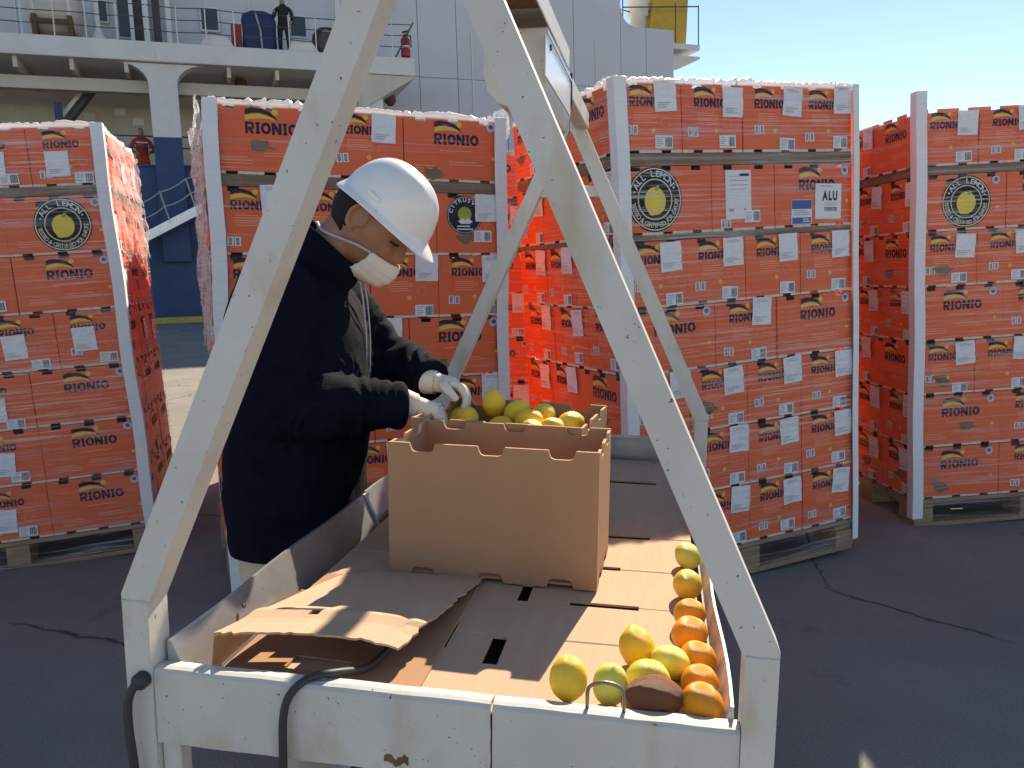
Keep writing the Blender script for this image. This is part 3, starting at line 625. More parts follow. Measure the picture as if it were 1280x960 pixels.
def prints(c, side, wd, dp, kind, h, r_, special=None, style=0):
    F = RZ({'front': 0, 'left': -math.pi / 2, 'right': math.pi / 2, 'back': math.pi}[side]) @ T3(0, -dp / 2 - .0022, 0)
    def put(name, me, x, z, rot=0, dy=0): return obj(name, me, c, F @ T3(x, -dy, z) @ RY(rot))
    j = lambda a: r_.uniform(-a, a)
    if special in ('lemon', 'lemon_alu'):
        if special == 'lemon': put('printed_logo', PM['L'], 0, 0)
        put('lemon_emblem', PM['lemon'], -.055 if special == 'lemon_alu' else .02, .132, j(.1), .001); return
    if special == 'alu':
        put('printed_logo', PM['L'], 0, 0); put('pallet_label', PM['alu'], .0, .03, .03, .001); put('pallet_label', PM['blue'], -.125, .012, .02, .001); return
    if special == 'sheet':
        put('paper_label', PM['sheet'], -.09, .045, 0, .001); put('barcode_sticker', PM['bar'][0], .0, .03, 0, .0016); put('barcode_sticker', PM['twin'], -.115, .012, 0, .001); return
    if special == 'lime':
        put('printed_logo', PM['S'], .0, 0); put('lime_emblem', PM['lime'], -.02, .165, 0, .001); put('paper_label', PM['paper'][0], .025, .14, 0, .0022); put('barcode_sticker', PM['bar'][1], .02, .055, 0, .001); put('torn_patch', PM['tear'][1], -.01, .075, 0, .0008); return
    if kind == 'L':
        put('printed_logo', PM['L'], 0, 0)
        if r_.random() < .35: put('torn_patch', r_.choice(PM['tear']), j(.1), .08 + j(.05), j(.4), .0012)
        return
    put('printed_logo', PM['S'], -.02, 0)
    if style == 0: put('paper_label', r_.choice(PM['paper']), .035 + j(.018), .14 + j(.012), j(.08), .001)
    else: put('paper_label', r_.choice(PM['paper']), -.06 + j(.03), .055 + j(.02), j(.08), .001)
    put('barcode_sticker', r_.choice(PM['bar']), .03 + j(.012), .012 + j(.008), j(.05), .0018 if style else .001)
    if r_.random() < .85: put('barcode_sticker', PM['twin'], -.10 + j(.02), .05 + j(.02), j(.08), .001)
    if r_.random() < .12: put('torn_patch', r_.choice(PM['tear']), -.02 + j(.05), .09 + j(.03), j(.4), .0012)
def film_mesh(W, D, H, r_, seed, e=.013):
    m = MB(); n_z = 46; path = []; c = .018; st = 22
    cs = [(0, 0), (W, 0), (W, D), (0, D)]
    for a in range(4):
        p, q_ = Vector((*cs[a], 0)), Vector((*cs[(a + 1) % 4], 0)); d = (q_ - p).normalized(); nn = Vector((d.y, -d.x, 0))
        for i in range(st): path.append((p + d * (c + ((q_ - p).length - 2 * c) * i / (st - 1)), nn))
    vs_ = []; n = len(path)
    for k in range(n_z + 1):
        z = .03 + (H + .012 - .03) * k / n_z
        for i, (p, nn) in enumerate(path):
            v = noise.noise(Vector((p.x * 2.5 + seed, p.y * 2.5, z * 14))) * .0045 + noise.noise(Vector((p.x * 9 + seed, p.y * 9, z * 40))) * .002
            q_ = p + nn * (e + v); vs_.append((q_.x, q_.y, z))
    m.add(vs_, [(k * n + i, k * n + (i + 1) % n, (k + 1) * n + (i + 1) % n, (k + 1) * n + i) for k in range(n_z) for i in range(n)])
    return m
def rim_mesh(W, D, H, seed, rad=.022):
    m = MB(); pts = []; rr_ = []; cs = [(0, 0), (W, 0), (W, D), (0, D)]
    for a in range(4):
        p, q_ = Vector((*cs[a], 0)), Vector((*cs[(a + 1) % 4], 0)); L_ = (q_ - p).length; k = int(L_ / .012)
        for i in range(k):
            t = p + (q_ - p) * i / k; c = Vector((W / 2, D / 2, 0)) - t; c = c.normalized() * .012
            w1 = noise.noise(Vector((t.x * 6 + seed, t.y * 6, 3))); w2 = noise.noise(Vector((t.x * 55 + seed, t.y * 55, 7)))
            pts.append((t.x + c.x + .008 * w2, t.y + c.y + .008 * w2, H + .003 + .007 * w1 + .006 * w2)); rr_.append(rad * (.55 + .35 * w1 + .6 * w2) + .003)
    m.tube(pts, [max(.004, q_) for q_ in rr_], 7, closed=True); return m
def stack(key, M, W, D, hb, strip, kinds, side, desc, specials={}, rim=True, posts=('fl', 'fr'), post_h=None, style=0, front_prints=True, extra_strips=(), noprint=(), loose=(), wrap='stretch_film'):
    r_ = random.Random(key); wood_pallet(M, W, D, f'rough wooden pallet under {desc}')
    z = .143
    for k, kind in enumerate(kinds[::-1]):
        if k == 6 or k in extra_strips:
            sh = strip if k == 6 else .02
            m = MB()
            m.box(.004, W - .004, .004, .01, z, z + sh); m.box(.004, W - .004, D - .01, D - .004, z, z + sh); m.box(.004, .01, .0101, D - .0101, z, z + sh); m.box(W - .01, W - .004, .0101, D - .0101, z, z + sh); m.box(.0101, W - .0101, .0101, D - .0101, z + .001, z + .006)
            tag(m.build('cardboard_tray', 'kraft_dark', None, M), f'brown cardboard tray edge {"under the top layer" if k == 6 else "above the lower layers"} of {desc}', 'tray')
            z += sh + .001
        dz = r_.uniform(-.004, .004)
        for idx, (u, w_, du, dw, fk) in enumerate(layer(kind, W, D)):
            h = hb - .003; gap = .004
            me = carton_mesh(du - gap, dw - gap, h)
            front = w_ < .01; sd = (u < .01) if side == 'left' else (u + du > W - .01) if side == 'right' else False
            sp = specials.get((len(kinds) - 1 - k, idx)) if front else None
            o = obj('carton', me); o.matrix_world = M @ T3(u + du / 2 + r_.uniform(-.002, .002) + dz * .5, w_ + dw / 2 + r_.uniform(-.002, .002), z) @ RZ(r_.uniform(-.005, .005))
            pos = (u + du / 2) if side == 'left' else W - u - du / 2; nth = ['first', 'second', 'third', 'fourth'][min(3, int(pos / (W / (4 if kind == 'N' else 3))))]
            dth = 'second' if w_ < .45 else 'third'; ds = desc[4:] if desc.startswith('the ') else desc
            if sp in ('lemon', 'lemon_alu'): lab = f'orange carton with a round lemon emblem in {desc}'
            elif sp == 'alu': lab = f'orange carton with the ALU sheet and blue label in {desc}'
            elif sp == 'sheet': lab = f'orange carton with a tall white sheet in {desc}'
            elif sp == 'lime': lab = f'orange carton with a round navy lime emblem in {desc}'
            elif front: lab = f'orange carton {nth} from the flank, {ORD[k]} layer, {ds}'
            elif sd: lab = f'orange flank carton, {dth} behind the corner, {ORD[k]} layer, {ds}'
            else: lab = f'inner orange carton, {ORD[k]} layer of {desc}'
            tag(o, lab, 'carton', f'orange cartons stacked on pallets')
            if front and front_prints and (k, idx) not in noprint: prints(o, 'front', du, dw - gap, fk, h, r_, sp, style)
            if sd and side in ('left', 'right'):
                kd = 'L' if dw > .345 else 'S'; prints(o, side, dw, du - gap, kd, h, r_, None, style)
        z += hb
    H = z
    if side == 'none': return H
    fo = film_mesh(W, D, H, r_, hash(key) % 50 if False else len(desc)).build('stretch_wrap', wrap, None, M, smooth=True)
    tag(fo, f'clear stretch film wound round {desc}', 'plastic wrap')
    if rim: rim_mesh(W, D, H, len(desc)).build('gathered_rim', 'bunched_film', fo, smooth=True)
    for (u0, w0, du_, dw_, nx_, ny_, z0, z1) in loose:
        m = MB(); nu_, nz_ = 40, 44; vs_ = []; fs_ = []
        for i in range(nu_ + 1):
            a = i / nu_; low = z0 + .22 * (noise.noise(Vector((a * 5, z1, len(desc)))) + .35 * noise.noise(Vector((a * 23, z1, 2))))
            for j in range(nz_ + 1):
                z_ = z1 + .02 * noise.noise(Vector((a * 18, 4, z1))) - (z1 - low) * j / nz_; q_ = Vector((a * 7, z_ * 9, len(desc)))
                e_ = .026 + .022 * noise.noise(q_) + .012 * noise.noise(q_ * 3.1) + .02 * max(0, noise.noise(q_ * .7)) * (1 - j / nz_)
                vs_.append((u0 + du_ * a + nx_ * e_, w0 + dw_ * a + ny_ * e_, z_))
        for i in range(nu_):
            for j in range(nz_):
                if noise.noise(Vector((i * .35, j * .3, 9.2))) < .33 + .1 * (j < 8): fs_.append((i * (nz_ + 1) + j, (i + 1) * (nz_ + 1) + j, (i + 1) * (nz_ + 1) + j + 1, i * (nz_ + 1) + j + 1))
        m.add(vs_, fs_); m.build('loose_film', 'loose_film', fo, smooth=True)
    for p in posts:
        x, y, sx_, sy_ = {'fl': (0, 0, 1, 1), 'fr': (W, 0, -1, 1), 'bl': (0, D, 1, -1), 'br': (W, D, -1, -1)}[p]
        e = .019; a = .052; t = .004; a1 = .030 if (p == 'fr' and key == 'R') else a; ph = (post_h or H + .01)
        x -= sx_ * e; y -= sy_ * e; n = 16
        m = MB(); vs_ = []
        for i in range(n + 1):
            zz = .05 + (ph - .05) * i / n; wv = .004 * math.sin(i * 1.1 + len(desc)) ; 
            vs_ += [(x + sx_ * q0 + wv, y + sy_ * q1 + wv * .5, zz) for q0, q1 in ((0, 0), (a1, 0), (a1, t), (t, t), (t, a), (0, a))]
        m.add(vs_, [(i * 6 + j_, i * 6 + (j_ + 1) % 6, (i + 1) * 6 + (j_ + 1) % 6, (i + 1) * 6 + j_) for i in range(n) for j_ in range(6)] + [(0, 1, 2, 3, 4, 5), tuple(n * 6 + j_ for j_ in range(6))])
        nm = {'fl': 'by the flank', 'fr': 'opposite the flank'}[p] if side == 'left' else 'by the flank'
        tag(m.build('corner_protector', 'post_board', None, M), f'white board corner protector {nm}, {desc}', 'corner protector')
    return H
def frame(x, y, th, tau, dz=0): return T3(x, y, dz) @ RZ(th) @ RY(-tau)
MR = frame(.477, 3.06, .40, .036, -.012)
stack('R', MR, 1.139, .95, .2575, .045, 'NLNLNNN', 'left', 'the stack bearing the ALU sheet', {(1, 0): 'lemon_alu', (1, 1): 'sheet', (1, 2): 'alu'}, extra_strips=(5,))
MQ = frame(1.99, 3.86, .06, .03, -.008)
stack('Q', MQ, 1.2, .95, .2627, .04, 'NLNLNLL', 'left', 'the rimless stack beyond the ALU stack', {(1, 0): 'lemon'}, rim=False, posts=('fl',), post_h=2.10)
ML = frame(-1.783, 3.822, .288, .041, .012) @ T3(-1.2, 0, 0)
stack('L', ML, 1.2, 1.0, .2639, .04, 'NLLNLLL', 'right', 'the stack beside the gangway', {(1, 2): 'lemon'}, posts=('fr',), style=1, loose=((1.2, .03, 0, .95, 1, 0, 1.45, 2.02),))
MP = frame(-1.111, 3.006, .40, -.02, 0)
stack('P', MP, 1.151, 1.0, .2545, .043, 'LNNLNLN', 'left', 'the stack behind the hard-hatted worker', {(1, 3): 'lime'}, wrap='thin_film', loose=((0, .03, 0, .9, -1, 0, 1.05, 2.0), (1.15, .0, 0, .25, 1, 0, 1.86, 2.03)))
MB_ = frame(-1.02, 4.75, .02, .0, 0)
stack('B', MB_, 1.15, 1.0, .262, .03, 'LNLNLNL', 'right', 'the half-hidden stack behind the ALU stack', {}, posts=(), rim=False)

stack('B2', frame(-1.74, 4.75, .04, 0, 0), .70, .9, .262, .03, 'TTTTTTT', 'none', 'the stack wholly behind the worker stack', {}, posts=(), rim=False, front_prints=False)
stack('B3', frame(1.17, 4.42, .0, 0, 0), .62, .9, .262, .03, 'TTTTTTTT', 'none', 'the stack wholly behind the ALU stack', {}, posts=(), rim=False, front_prints=False)  # unseen stack inferred from ground shade, its extra layer added to block sun
# ------------------------------------------------------------------ sorting table with its A-frames
MT = T3(-.5586, 1.0669, 0) @ RZ(-.1877) @ T3(0, 0, .75) @ RY(.0372) @ T3(0, 0, -.75)
W, L, ZE, ZA, ZT, ZB, DK = .8809, 1.5869, .893, 1.8643, .784, .672, .752
tb = empty('sorting_table', MT, 'white painted steel sorting table with bent A-frame uprights and overhead lamp trough', 'table')
slope = (ZA - ZE) / (W / 2); hx = .047; tw = .040; c_ = W / 2 - .002
left = [(0, 0), (0, ZE), (c_, ZE + slope * c_), (c_, ZE + slope * (c_ - hx)), (tw, ZE + slope * (tw - hx)), (tw, 0)]
for w0, nm in ((0, 0), (L - .05, 1)):
    lf = left
    m = MB(); m.prism(lf, w0, w0 + .045); m.build('upright', 'white_paint', tb, bevel=.004, seg=3)
    m = MB(); m.prism([(W - x, z) for x, z in left], w0, w0 + .045); m.build('upright', 'white_paint', tb, bevel=.004, seg=3)
    for x in (.001, W - tw + .001):      # weld beads at the bends
        r_ = random.Random(int(x * 99) + nm); m = MB(); pts = [(x + (tw - .002) * i / 8, w0 - .0005, ZE - .010 + .012 * (abs(x + tw * i / 8 - W / 2) < .4) * i / 8 * 0 + r_.uniform(-.001, .001)) for i in range(9)]
        m.tube(pts, .0016, 6); m.build('weld_bead', 'white_paint', tb, smooth=True)
# front beam in two plates, rolled over at the top
def plate(u0, u1, name='front_plate', w0=.004, flip=1):
    m = MB(); pr = [(-.001, ZB), (-.001, ZT - .006), (.003, ZT - .001), (.010, ZT + .001), (.026, ZT - .001), (.028, ZT - .012), (.024, ZT - .012), (.022, ZT - .006), (.006, ZT - .006), (.003, ZT - .010), (.003, ZB)]
    n = len(pr); k = 12; vs_ = []
    for i in range(k + 1):
        u = u0 + (u1 - u0) * i / k; wv = .0005 * math.sin(i * 1.9 + u0 * 7)
        vs_ += [(u, w0 + a + wv, b + wv * .6) for a, b in pr]
    m.add(vs_, [(i * n + j, i * n + (j + 1) % n, (i + 1) * n + (j + 1) % n, (i + 1) * n + j) for i in range(k) for j in range(n)] + [tuple(range(n)), tuple(k * n + j for j in range(n))])
    return m.build(name, 'white_paint', tb)
plate(tw + .001, .5255); plate(.5285, W - tw - .001)
r_ = random.Random(3)
m = MB(); pts = [(.38 + .034 * i / 12, .0018, ZB + .017 + .003 * math.sin(i * .8)) for i in range(13)]
m.poly([(p[0], .0018, p[2] + .004 + r_.uniform(0, .004)) for p in pts] + [(p[0], .0018, p[2] - .003 - r_.uniform(0, .004)) for p in pts[::-1]]); m.build('rust_chip', 'rusty', tb)
# steel deck, side rails, back wall, legs below
m = MB(); m.box(.046, W - .046, .033, L - .06, DK - .046, DK - .042); m.build('deck_plate', 'dark_steel', tb)  # coloured dark to stand for the shade seen through the sheet's slots
def rail(sgn):
    m = MB(); vs_ = []; k = 24
    for i in range(k + 1):
        w = .030 + (L - .10 - .030) * i / k; e = .003 * math.sin(i * .8); g_ = min(1, i / 3)
        if sgn < 0: pr = [(.050, DK - .03), (.098, DK - .034), (.094, DK - .03), (.052 + e, ZT + .030), (.046 + e, ZT + .030), (.046, DK + .01)]
        else: pr = [(W - .050, DK - .002), (W - .060, DK + .0), (W - .060, DK + .004), (W - .051 + e, ZT + .016), (W - .047 + e, ZT + .016), (W - .046, DK + .01)]
        vs_ += [(a, w, b) for a, b in pr]
    n = 6; m.add(vs_, [(i * n + j, i * n + (j + 1) % n, (i + 1) * n + (j + 1) % n, (i + 1) * n + j) for i in range(k) for j in range(n)] + [tuple(range(n)), tuple(k * n + j for j in range(n))])
    return m.build('side_rail', 'galvanised' if sgn < 0 else 'white_paint', tb, smooth=False)
rl = rail(-1); rail(1)
for w in (.79, 1.25):
    m = MB(); m.prism([(.054, ZT + .027), (.090, DK - .02), (.095, DK - .016), (.060, ZT + .031)], w, w + .022); m.build('rail_joint', 'galvanised', tb)
for u, w, z in ((.086, .13, DK + .016), (.066, .20, ZT + .010), (.086, .115, DK + .023)):
    m = MB(); m.lathe([(.004, 0), (.004, .0025), (.0005, .003)], 10, 0, T3(u + .004, w, z) @ RY(R(60))); m.build('bolt_hole', 'rubber', tb)
m = MB(); m.box(.045, W - .045, L - .058, L - .052, DK - .05, ZT + .045); m.box(.045, W - .045, L - .085, L - .0581, ZT + .040, ZT + .045); m.build('back_wall', 'galvanised', tb, bevel=.002)
m = MB(); m.box(.338, W - .338, L - .04, L - .01, 1.558, 1.592); m.build('cross_bar', 'white_paint', tb, bevel=.003)
m = MB(); m.box(tw + .001, tw + .030, .012, .04, 0, ZB - .002); m.build('inner_leg', 'white_paint', tb, bevel=.003)
m = MB(); m.box(W - tw - .030, W - tw - .001, .012, .04, 0, ZB - .002); m.build('inner_leg', 'white_paint', tb, bevel=.003)
m = MB(); m.box(.20, .232, .50, .53, .16, DK - .007); m.build('inner_leg', 'white_paint', tb, bevel=.003)
for u in (.005, W - .035):
    m = MB(); m.box(u, u + .03, .046, L - .051, .16, .19); m.build('lower_bar', 'white_paint', tb, bevel=.003)
m = MB(); m.box(.036, W - .036, .50, .53, .13, .159); m.build('lower_bar', 'white_paint', tb, bevel=.003)
# ridge channel and lamp trough
uc = W / 2; m = MB(); m.prism([(uc - .064, 1.80), (uc - .064, 1.842), (uc + .060, 1.842), (uc + .060, 1.80), (uc + .057, 1.80), (uc + .057, 1.838), (uc - .061, 1.838), (uc - .061, 1.80)], .047, .98)
m.build('ridge_channel', ['white_paint'], tb, bevel=.001)
m = MB(); m.box(uc - .055, uc + .05, .06, .62, 1.826, 1.837); m.build('channel_lining', 'rusty', tb)
m = MB(); m.box(uc + .016, uc + .056, 1.035, L - .051, 1.755, 1.805); m.build('ridge_bar', 'white_paint', tb, bevel=.003)
lt = MB(); pr = [(-.066, 1.798), (-.068, 1.72), (-.060, 1.685), (-.040, 1.662), (-.01, 1.650), (.03, 1.652), (.052, 1.664), (.058, 1.69), (.058, 1.798)]
n = len(pr); vs_ = [(uc + a, w, b) for w in (.64, 1.02) for a, b in pr]
lt.add(vs_, [(j, j + 1, n + j + 1, n + j) for j in range(n - 1)] + [(n - 1, 0, n, 2 * n - 1)] + [tuple(range(n)), tuple(n + j for j in range(n))])
lo = lt.build('lamp_trough', 'white_paint', tb, bevel=.003)
m = MB(); m.box(uc + .0585, uc + .0605, .60, 1.015, 1.700, 1.775); m.build('reflector_side', 'helmet_white', tb, bevel=.001)
m = MB(); m.box(uc + .061, uc + .064, .60, 1.02, 1.776, 1.781); m.build('reflector_lip', 'galvanised', tb)
m = MB(); m.tube([(uc + .06, 1.0225, 1.80), (uc + .061, 1.023, 1.73), (uc + .04, 1.024, 1.655)], .003, 6); m.build('end_strap', 'rubber', tb)
m = MB(); m.lathe([(.006, 0), (.006, .003)], 12, 0, T3(uc + .0605, .66, 1.765) @ RY(R(90))); m.build('hanger_hole', 'rubber', tb)

# cables and wire handle
m = MB(); pts = [(.028, -.006, .768), (.020, -.014, .762), (.013, -.018, .74), (.012, -.018, .70), (.016, -.016, .62), (.02, -.016, .40), (.03, -.02, .10), (.05, -.02, .02)]
def spline(p, k=6):
    p = [Vector(q_) for q_ in p]; o = []
    for i in range(len(p) - 1):
        a, b, c, d = p[max(i - 1, 0)], p[i], p[i + 1], p[min(i + 2, len(p) - 1)]
        for j in range(k):
            t = j / k; o.append(.5 * ((2 * b) + (c - a) * t + (2 * a - 5 * b + 4 * c - d) * t * t + (3 * b - a - 3 * c + d) * t ** 3))
    return o + [p[-1]]
cb = m.tube(spline(pts), .0062, 10).build('power_cable', 'rubber', None, MT, smooth=True); tag(cb, 'dark cable plugged into the bent post and hanging down', 'cable')
m = MB(); m.lathe([(.012, 0), (.012, .012), (.009, .016)], 14, 0, T3(.028, -.001, .77) @ RX(R(90))); m.build('grommet', 'rubber', cb, smooth=True)
m = MB(); pts = [(.335, .16, DK + .016), (.325, .09, DK + .018), (.302, .036, ZT + .004), (.272, .012, ZT + .006), (.252, -.006, ZT - .010), (.243, -.011, ZT - .04), (.240, -.011, ZT - .10), (.238, -.012, ZT - .25), (.23, -.015, .25), (.22, -.02, .02)]
tag(m.tube(spline(pts), .0058, 10).build('power_cable', 'rubber', None, MT, smooth=True), 'dark cable looping over the front beam of the sorting table', 'cable')
m = MB(); pts = [(.650, .019, ZT - .01), (.650, .019, ZT + .022)] + [(.6735 - .0235 * math.cos(t), .019, ZT + .024 + .014 * math.sin(t)) for t in [R(18 * k) for k in range(1, 10)]] + [(.697, .019, ZT + .022), (.697, .019, ZT - .01)]
tag(m.tube(pts, .0026, 8).build('wire_handle', 'steel_wire', None, MT, smooth=True), 'bent wire hoop standing on the front beam before a lemon', 'handle')

# ------------------------------------------------------------------ cardboard sheets on the deck
def sheet_with_slots(u0, u1, w0, w1, slots, creases, z, th, wave):
    xs = sorted(set([u0, u1] + [s[0] for s in slots] + [s[1] for s in slots] + [u0 + (u1 - u0) * i / 14 for i in range(15)]))
    ys = sorted(set([w0, w1] + [s[2] for s in slots] + [s[3] for s in slots] + [c + d for c in creases for d in (-.003, 0, .003)] + [w0 + (w1 - w0) * i / 16 for i in range(17)]))
    xs = [x for i, x in enumerate(xs) if i == 0 or x - xs[i - 1] > 1e-6]; ys = [x for i, x in enumerate(ys) if i == 0 or x - ys[i - 1] > 1e-6]
    m = MB(); id_ = {}; vs_ = []
    def hz(x, y): return z + wave * noise.noise(Vector((x * 5, y * 5, 1.3))) - (.0016 if any(abs(y - c) < 1e-5 for c in creases) else 0)
    for lvl in (0, 1):
        for i, x in enumerate(xs):
            for j, y in enumerate(ys): id_[lvl, i, j] = len(vs_); vs_.append((x, y, hz(x, y) + (th if lvl else 0)))
    def solid(i, j):
        if i < 0 or j < 0 or i >= len(xs) - 1 or j >= len(ys) - 1: return False
        x = (xs[i] + xs[i + 1]) / 2; y = (ys[j] + ys[j + 1]) / 2
        return not any(s[0] < x < s[1] and s[2] < y < s[3] for s in slots)
    f0, f1 = [], []
    for i in range(len(xs) - 1):
        for j in range(len(ys) - 1):
            if not solid(i, j): continue
            f0.append((id_[1, i, j], id_[1, i + 1, j], id_[1, i + 1, j + 1], id_[1, i, j + 1])); f0.append((id_[0, i, j], id_[0, i, j + 1], id_[0, i + 1, j + 1], id_[0, i + 1, j]))
            for di, dj, a, b in ((-1, 0, (i, j), (i, j + 1)), (1, 0, (i + 1, j + 1), (i + 1, j)), (0, -1, (i + 1, j), (i, j)), (0, 1, (i, j + 1), (i + 1, j + 1))):
                if not solid(i + di, j + dj): f1.append((id_[0, a[0], a[1]], id_[0, b[0], b[1]], id_[1, b[0], b[1]], id_[1, a[0], a[1]]))
    m.add(vs_, f0, 0); m.add(vs_, f1, 1); return m
SL = [(.575, .73, 1.225, 1.252), (.575, .72, .766, .788), (.56, .665, .574, .592), (.585, .706, .393, .411), (.490, .510, .395, .47), (.390, .412, .20, .29), (.478, .502, .16, .25), (.525, .625, .052, .073)]
base = sheet_with_slots(.105, .808, .034, 1.50, SL, [.066, .402, .58, .777, 1.242, .255], DK + .0005, .004, .0012)
tag(base.build('cardboard_sheet', ['kraft_sheet', 'kraft_edge'], None, MT), 'flattened slotted cardboard sheet lining the table under the fruit', 'cardboard')
# collapsed carton: floor panel, raised end and bowed top panel whose mouth opens towards the front beam
cc = empty('collapsed_carton', MT @ T3(.11, .04, DK + .006), 'collapsed cardboard carton with torn raised flap on the table by the side rail', 'cardboard')
def strip_sheet(fn, nu, nw, th, name, mat=('kraft_sheet', 'kraft_edge'), hole=None):
    m = MB(); id_ = {}; vs_ = []
    for l_ in (0, 1):
        for i in range(nu + 1):
            for j in range(nw + 1):
                p = fn(i / nu, j / nw); id_[l_, i, j] = len(vs_); vs_.append((p[0], p[1], p[2] + th * l_))
    so = lambda i, j: 0 <= i < nu and 0 <= j < nw and not (hole and hole((i + .5) / nu, (j + .5) / nw))
    f0, f1 = [], []
    for i in range(nu):
        for j in range(nw):
            if not so(i, j): continue
            f0 += [(id_[1, i, j], id_[1, i + 1, j], id_[1, i + 1, j + 1], id_[1, i, j + 1]), (id_[0, i, j], id_[0, i, j + 1], id_[0, i + 1, j + 1], id_[0, i + 1, j])]
            for di, dj, a, b in ((-1, 0, (i, j), (i, j + 1)), (1, 0, (i + 1, j + 1), (i + 1, j)), (0, -1, (i + 1, j), (i, j)), (0, 1, (i, j + 1), (i + 1, j + 1))):
                if not so(i + di, j + dj): f1.append((id_[0, a[0], a[1]], id_[0, b[0], b[1]], id_[1, b[0], b[1]], id_[1, a[0], a[1]]))
    m.add(vs_, f0, 0); m.add(vs_, f1, 1); return m.build(name, list(mat), cc)
rg = lambda x: .006 * noise.noise(Vector((x * 14, 2, 5))) + .004 * noise.noise(Vector((x * 45, 2, 5)))
def top(a, b):      # a across the table, b away from the mouth
    u = -.004 + a * (.262 + .05 * b) + .06 * b * (1 - a) ** 2; w = .012 + a * .05 + b * (.405 - .03 * a) + (rg(a * 2) * (1 if b < .02 else 0))
    if b < .2: w += 0
    edge = 1 - b
    z = .056 * (1 - b) ** .8 * (1 - .30 * a) * (1 - max(0, a - .85) * 1.2) + .008 * math.sin(a * 3.0) * (1 - b) + .003
    z += .006 * math.exp(-((b - .24) / .05) ** 2)
    if a > .93: u += rg(b * 3) * 1.2
    return (u, w, z)
strip_sheet(top, 34, 30, .0035, 'top_panel', hole=lambda a, b: (.12 < a < .40 and abs(b - .27 + .12 * (a - .12)) < .024) or (.18 < a < .42 and abs(b - .9) < .012))
strip_sheet(lambda a, b: (-.010 + .006 * a, .012 + b * .30, .001 + a * (.054 * (1 - b) ** .8)), 3, 10, .0035, 'end_panel', ('kraft', 'kraft_edge'))
strip_sheet(lambda a, b: (a * .30, .0 + b * .40, -.0008 + .0015 * math.sin(a * 6)), 10, 10, .003, 'floor_panel', ('kraft', 'kraft_edge'), hole=lambda a, b: .3 < a < .6 and abs(b - .15) < .03)

# ------------------------------------------------------------------ open brown boxes
def wall_outline(wd, h, top_n, bot_n, nw=.05, nd=.017, ends=(0, 0)):
    def notch(c, z, sg):
        o = []; hw = nw / 2; r = .009
        seq = [(-hw, 0), (-hw + .002, -nd + r), (-hw + r * .6, -nd + r * .25), (-hw + r * 1.3, -nd), (hw - r * 1.3, -nd), (hw - r * .6, -nd + r * .25), (hw - .002, -nd + r), (hw, 0)]
        for a, b in seq: o.append((c + a, z + (b if sg > 0 else -b)))
        return o
    pts = [(0, 0)]
    for f_ in bot_n: pts += notch(f_ * wd, 0, -1)
    pts += [(wd, 0), (wd, h)]
    for f_ in sorted(top_n, reverse=True): pts += notch(f_ * wd, h, 1)[::-1]
    return pts + [(0, h)]
def open_box(M, wd, dp, h, label, name='open_carton', mats=('kraft', 'kraft_edge'), flare=.0):
    b = empty(name, M, label, 'box'); t = .0055
    sp = (.17, .5, .83)
    m = MB(); m.prism(wall_outline(wd, h, sp, sp), 0, t, 0, None, 1); m.build('side_panel', list(mats), b, RX(R(flare)), bevel=.0012, seg=1)
    m = MB(); m.prism(wall_outline(wd, h, sp, sp), 0, t, 0, None, 1); m.build('side_panel', list(mats), b, T3(0, dp - t, 0), bevel=.0012, seg=1)
    for x in (.0, wd - t):
        m = MB(); m.prism(wall_outline(dp - 2 * t - .001, h - .002, (.28, .72), (.28, .72)), 0, t, 0, None, 1); m.build('end_panel', list(mats), b, T3(x + t, t + .0005, 0) @ RZ(R(90)), bevel=.0012, seg=1)
    m = MB(); m.box(t + .0005, wd - t - .0005, t + .0005, dp - t - .0005, .004, .008); m.build('base_panel', list(mats), b)
    return b
BZ = DK + .0065
MB1 = MT @ T3(.2285, .465, BZ + .002) @ RZ(-.026)
open_box(MB1, .40, .225, .259, 'empty brown cardboard box with notched rim standing on the table sheet')
MB2 = MT @ T3(.192, .722, BZ) @ RZ(-.11)
open_box(MB2, .385, .29, .259, 'brown cardboard box filled with yellow lemons behind the empty box')

# ------------------------------------------------------------------ fruit
def citrus(name, kind, seed):
    n, k = 28, 20; m = MB(); vs_ = []
    ax = {'lemon': 1.28, 'orange': .93, 'rot': 1.38}[kind]
    for i in range(k + 1):
        t = math.pi * i / k
        for j in range(n):
            p = 2 * math.pi * j / n; r = 1.0
            x, y, z = math.sin(t) * math.cos(p), math.sin(t) * math.sin(p), math.cos(t)
            d = 1 + .05 * noise.noise(Vector((x * 1.3 + seed, y * 1.3, z * 1.3))) + .018 * noise.noise(Vector((x * 4 + seed, y * 4, z * 4)))
            if kind == 'rot': d += .05 * noise.noise(Vector((x * 3 + seed, y * 3, z * 2))) + .025 * noise.noise(Vector((x * 9, y * 9, z * 3)))
            if kind == 'orange': d -= .07 * math.exp(-((t) / .28) ** 2)
            zz = z * ax
            if kind != 'orange': zz = math.copysign(abs(zz) ** 1.12, zz) * .93 + .10 * math.exp(-(t / .24) ** 2) - .03 * math.exp(-((math.pi - t) / .3) ** 2)
            vs_.append((x * d, y * d, zz * (d if kind != 'orange' else d)))
    m.add(vs_, [(i * n + j, i * n + (j + 1) % n, (i + 1) * n + (j + 1) % n, (i + 1) * n + j) for i in range(k) for j in range(n)])
    return m
FM = {}
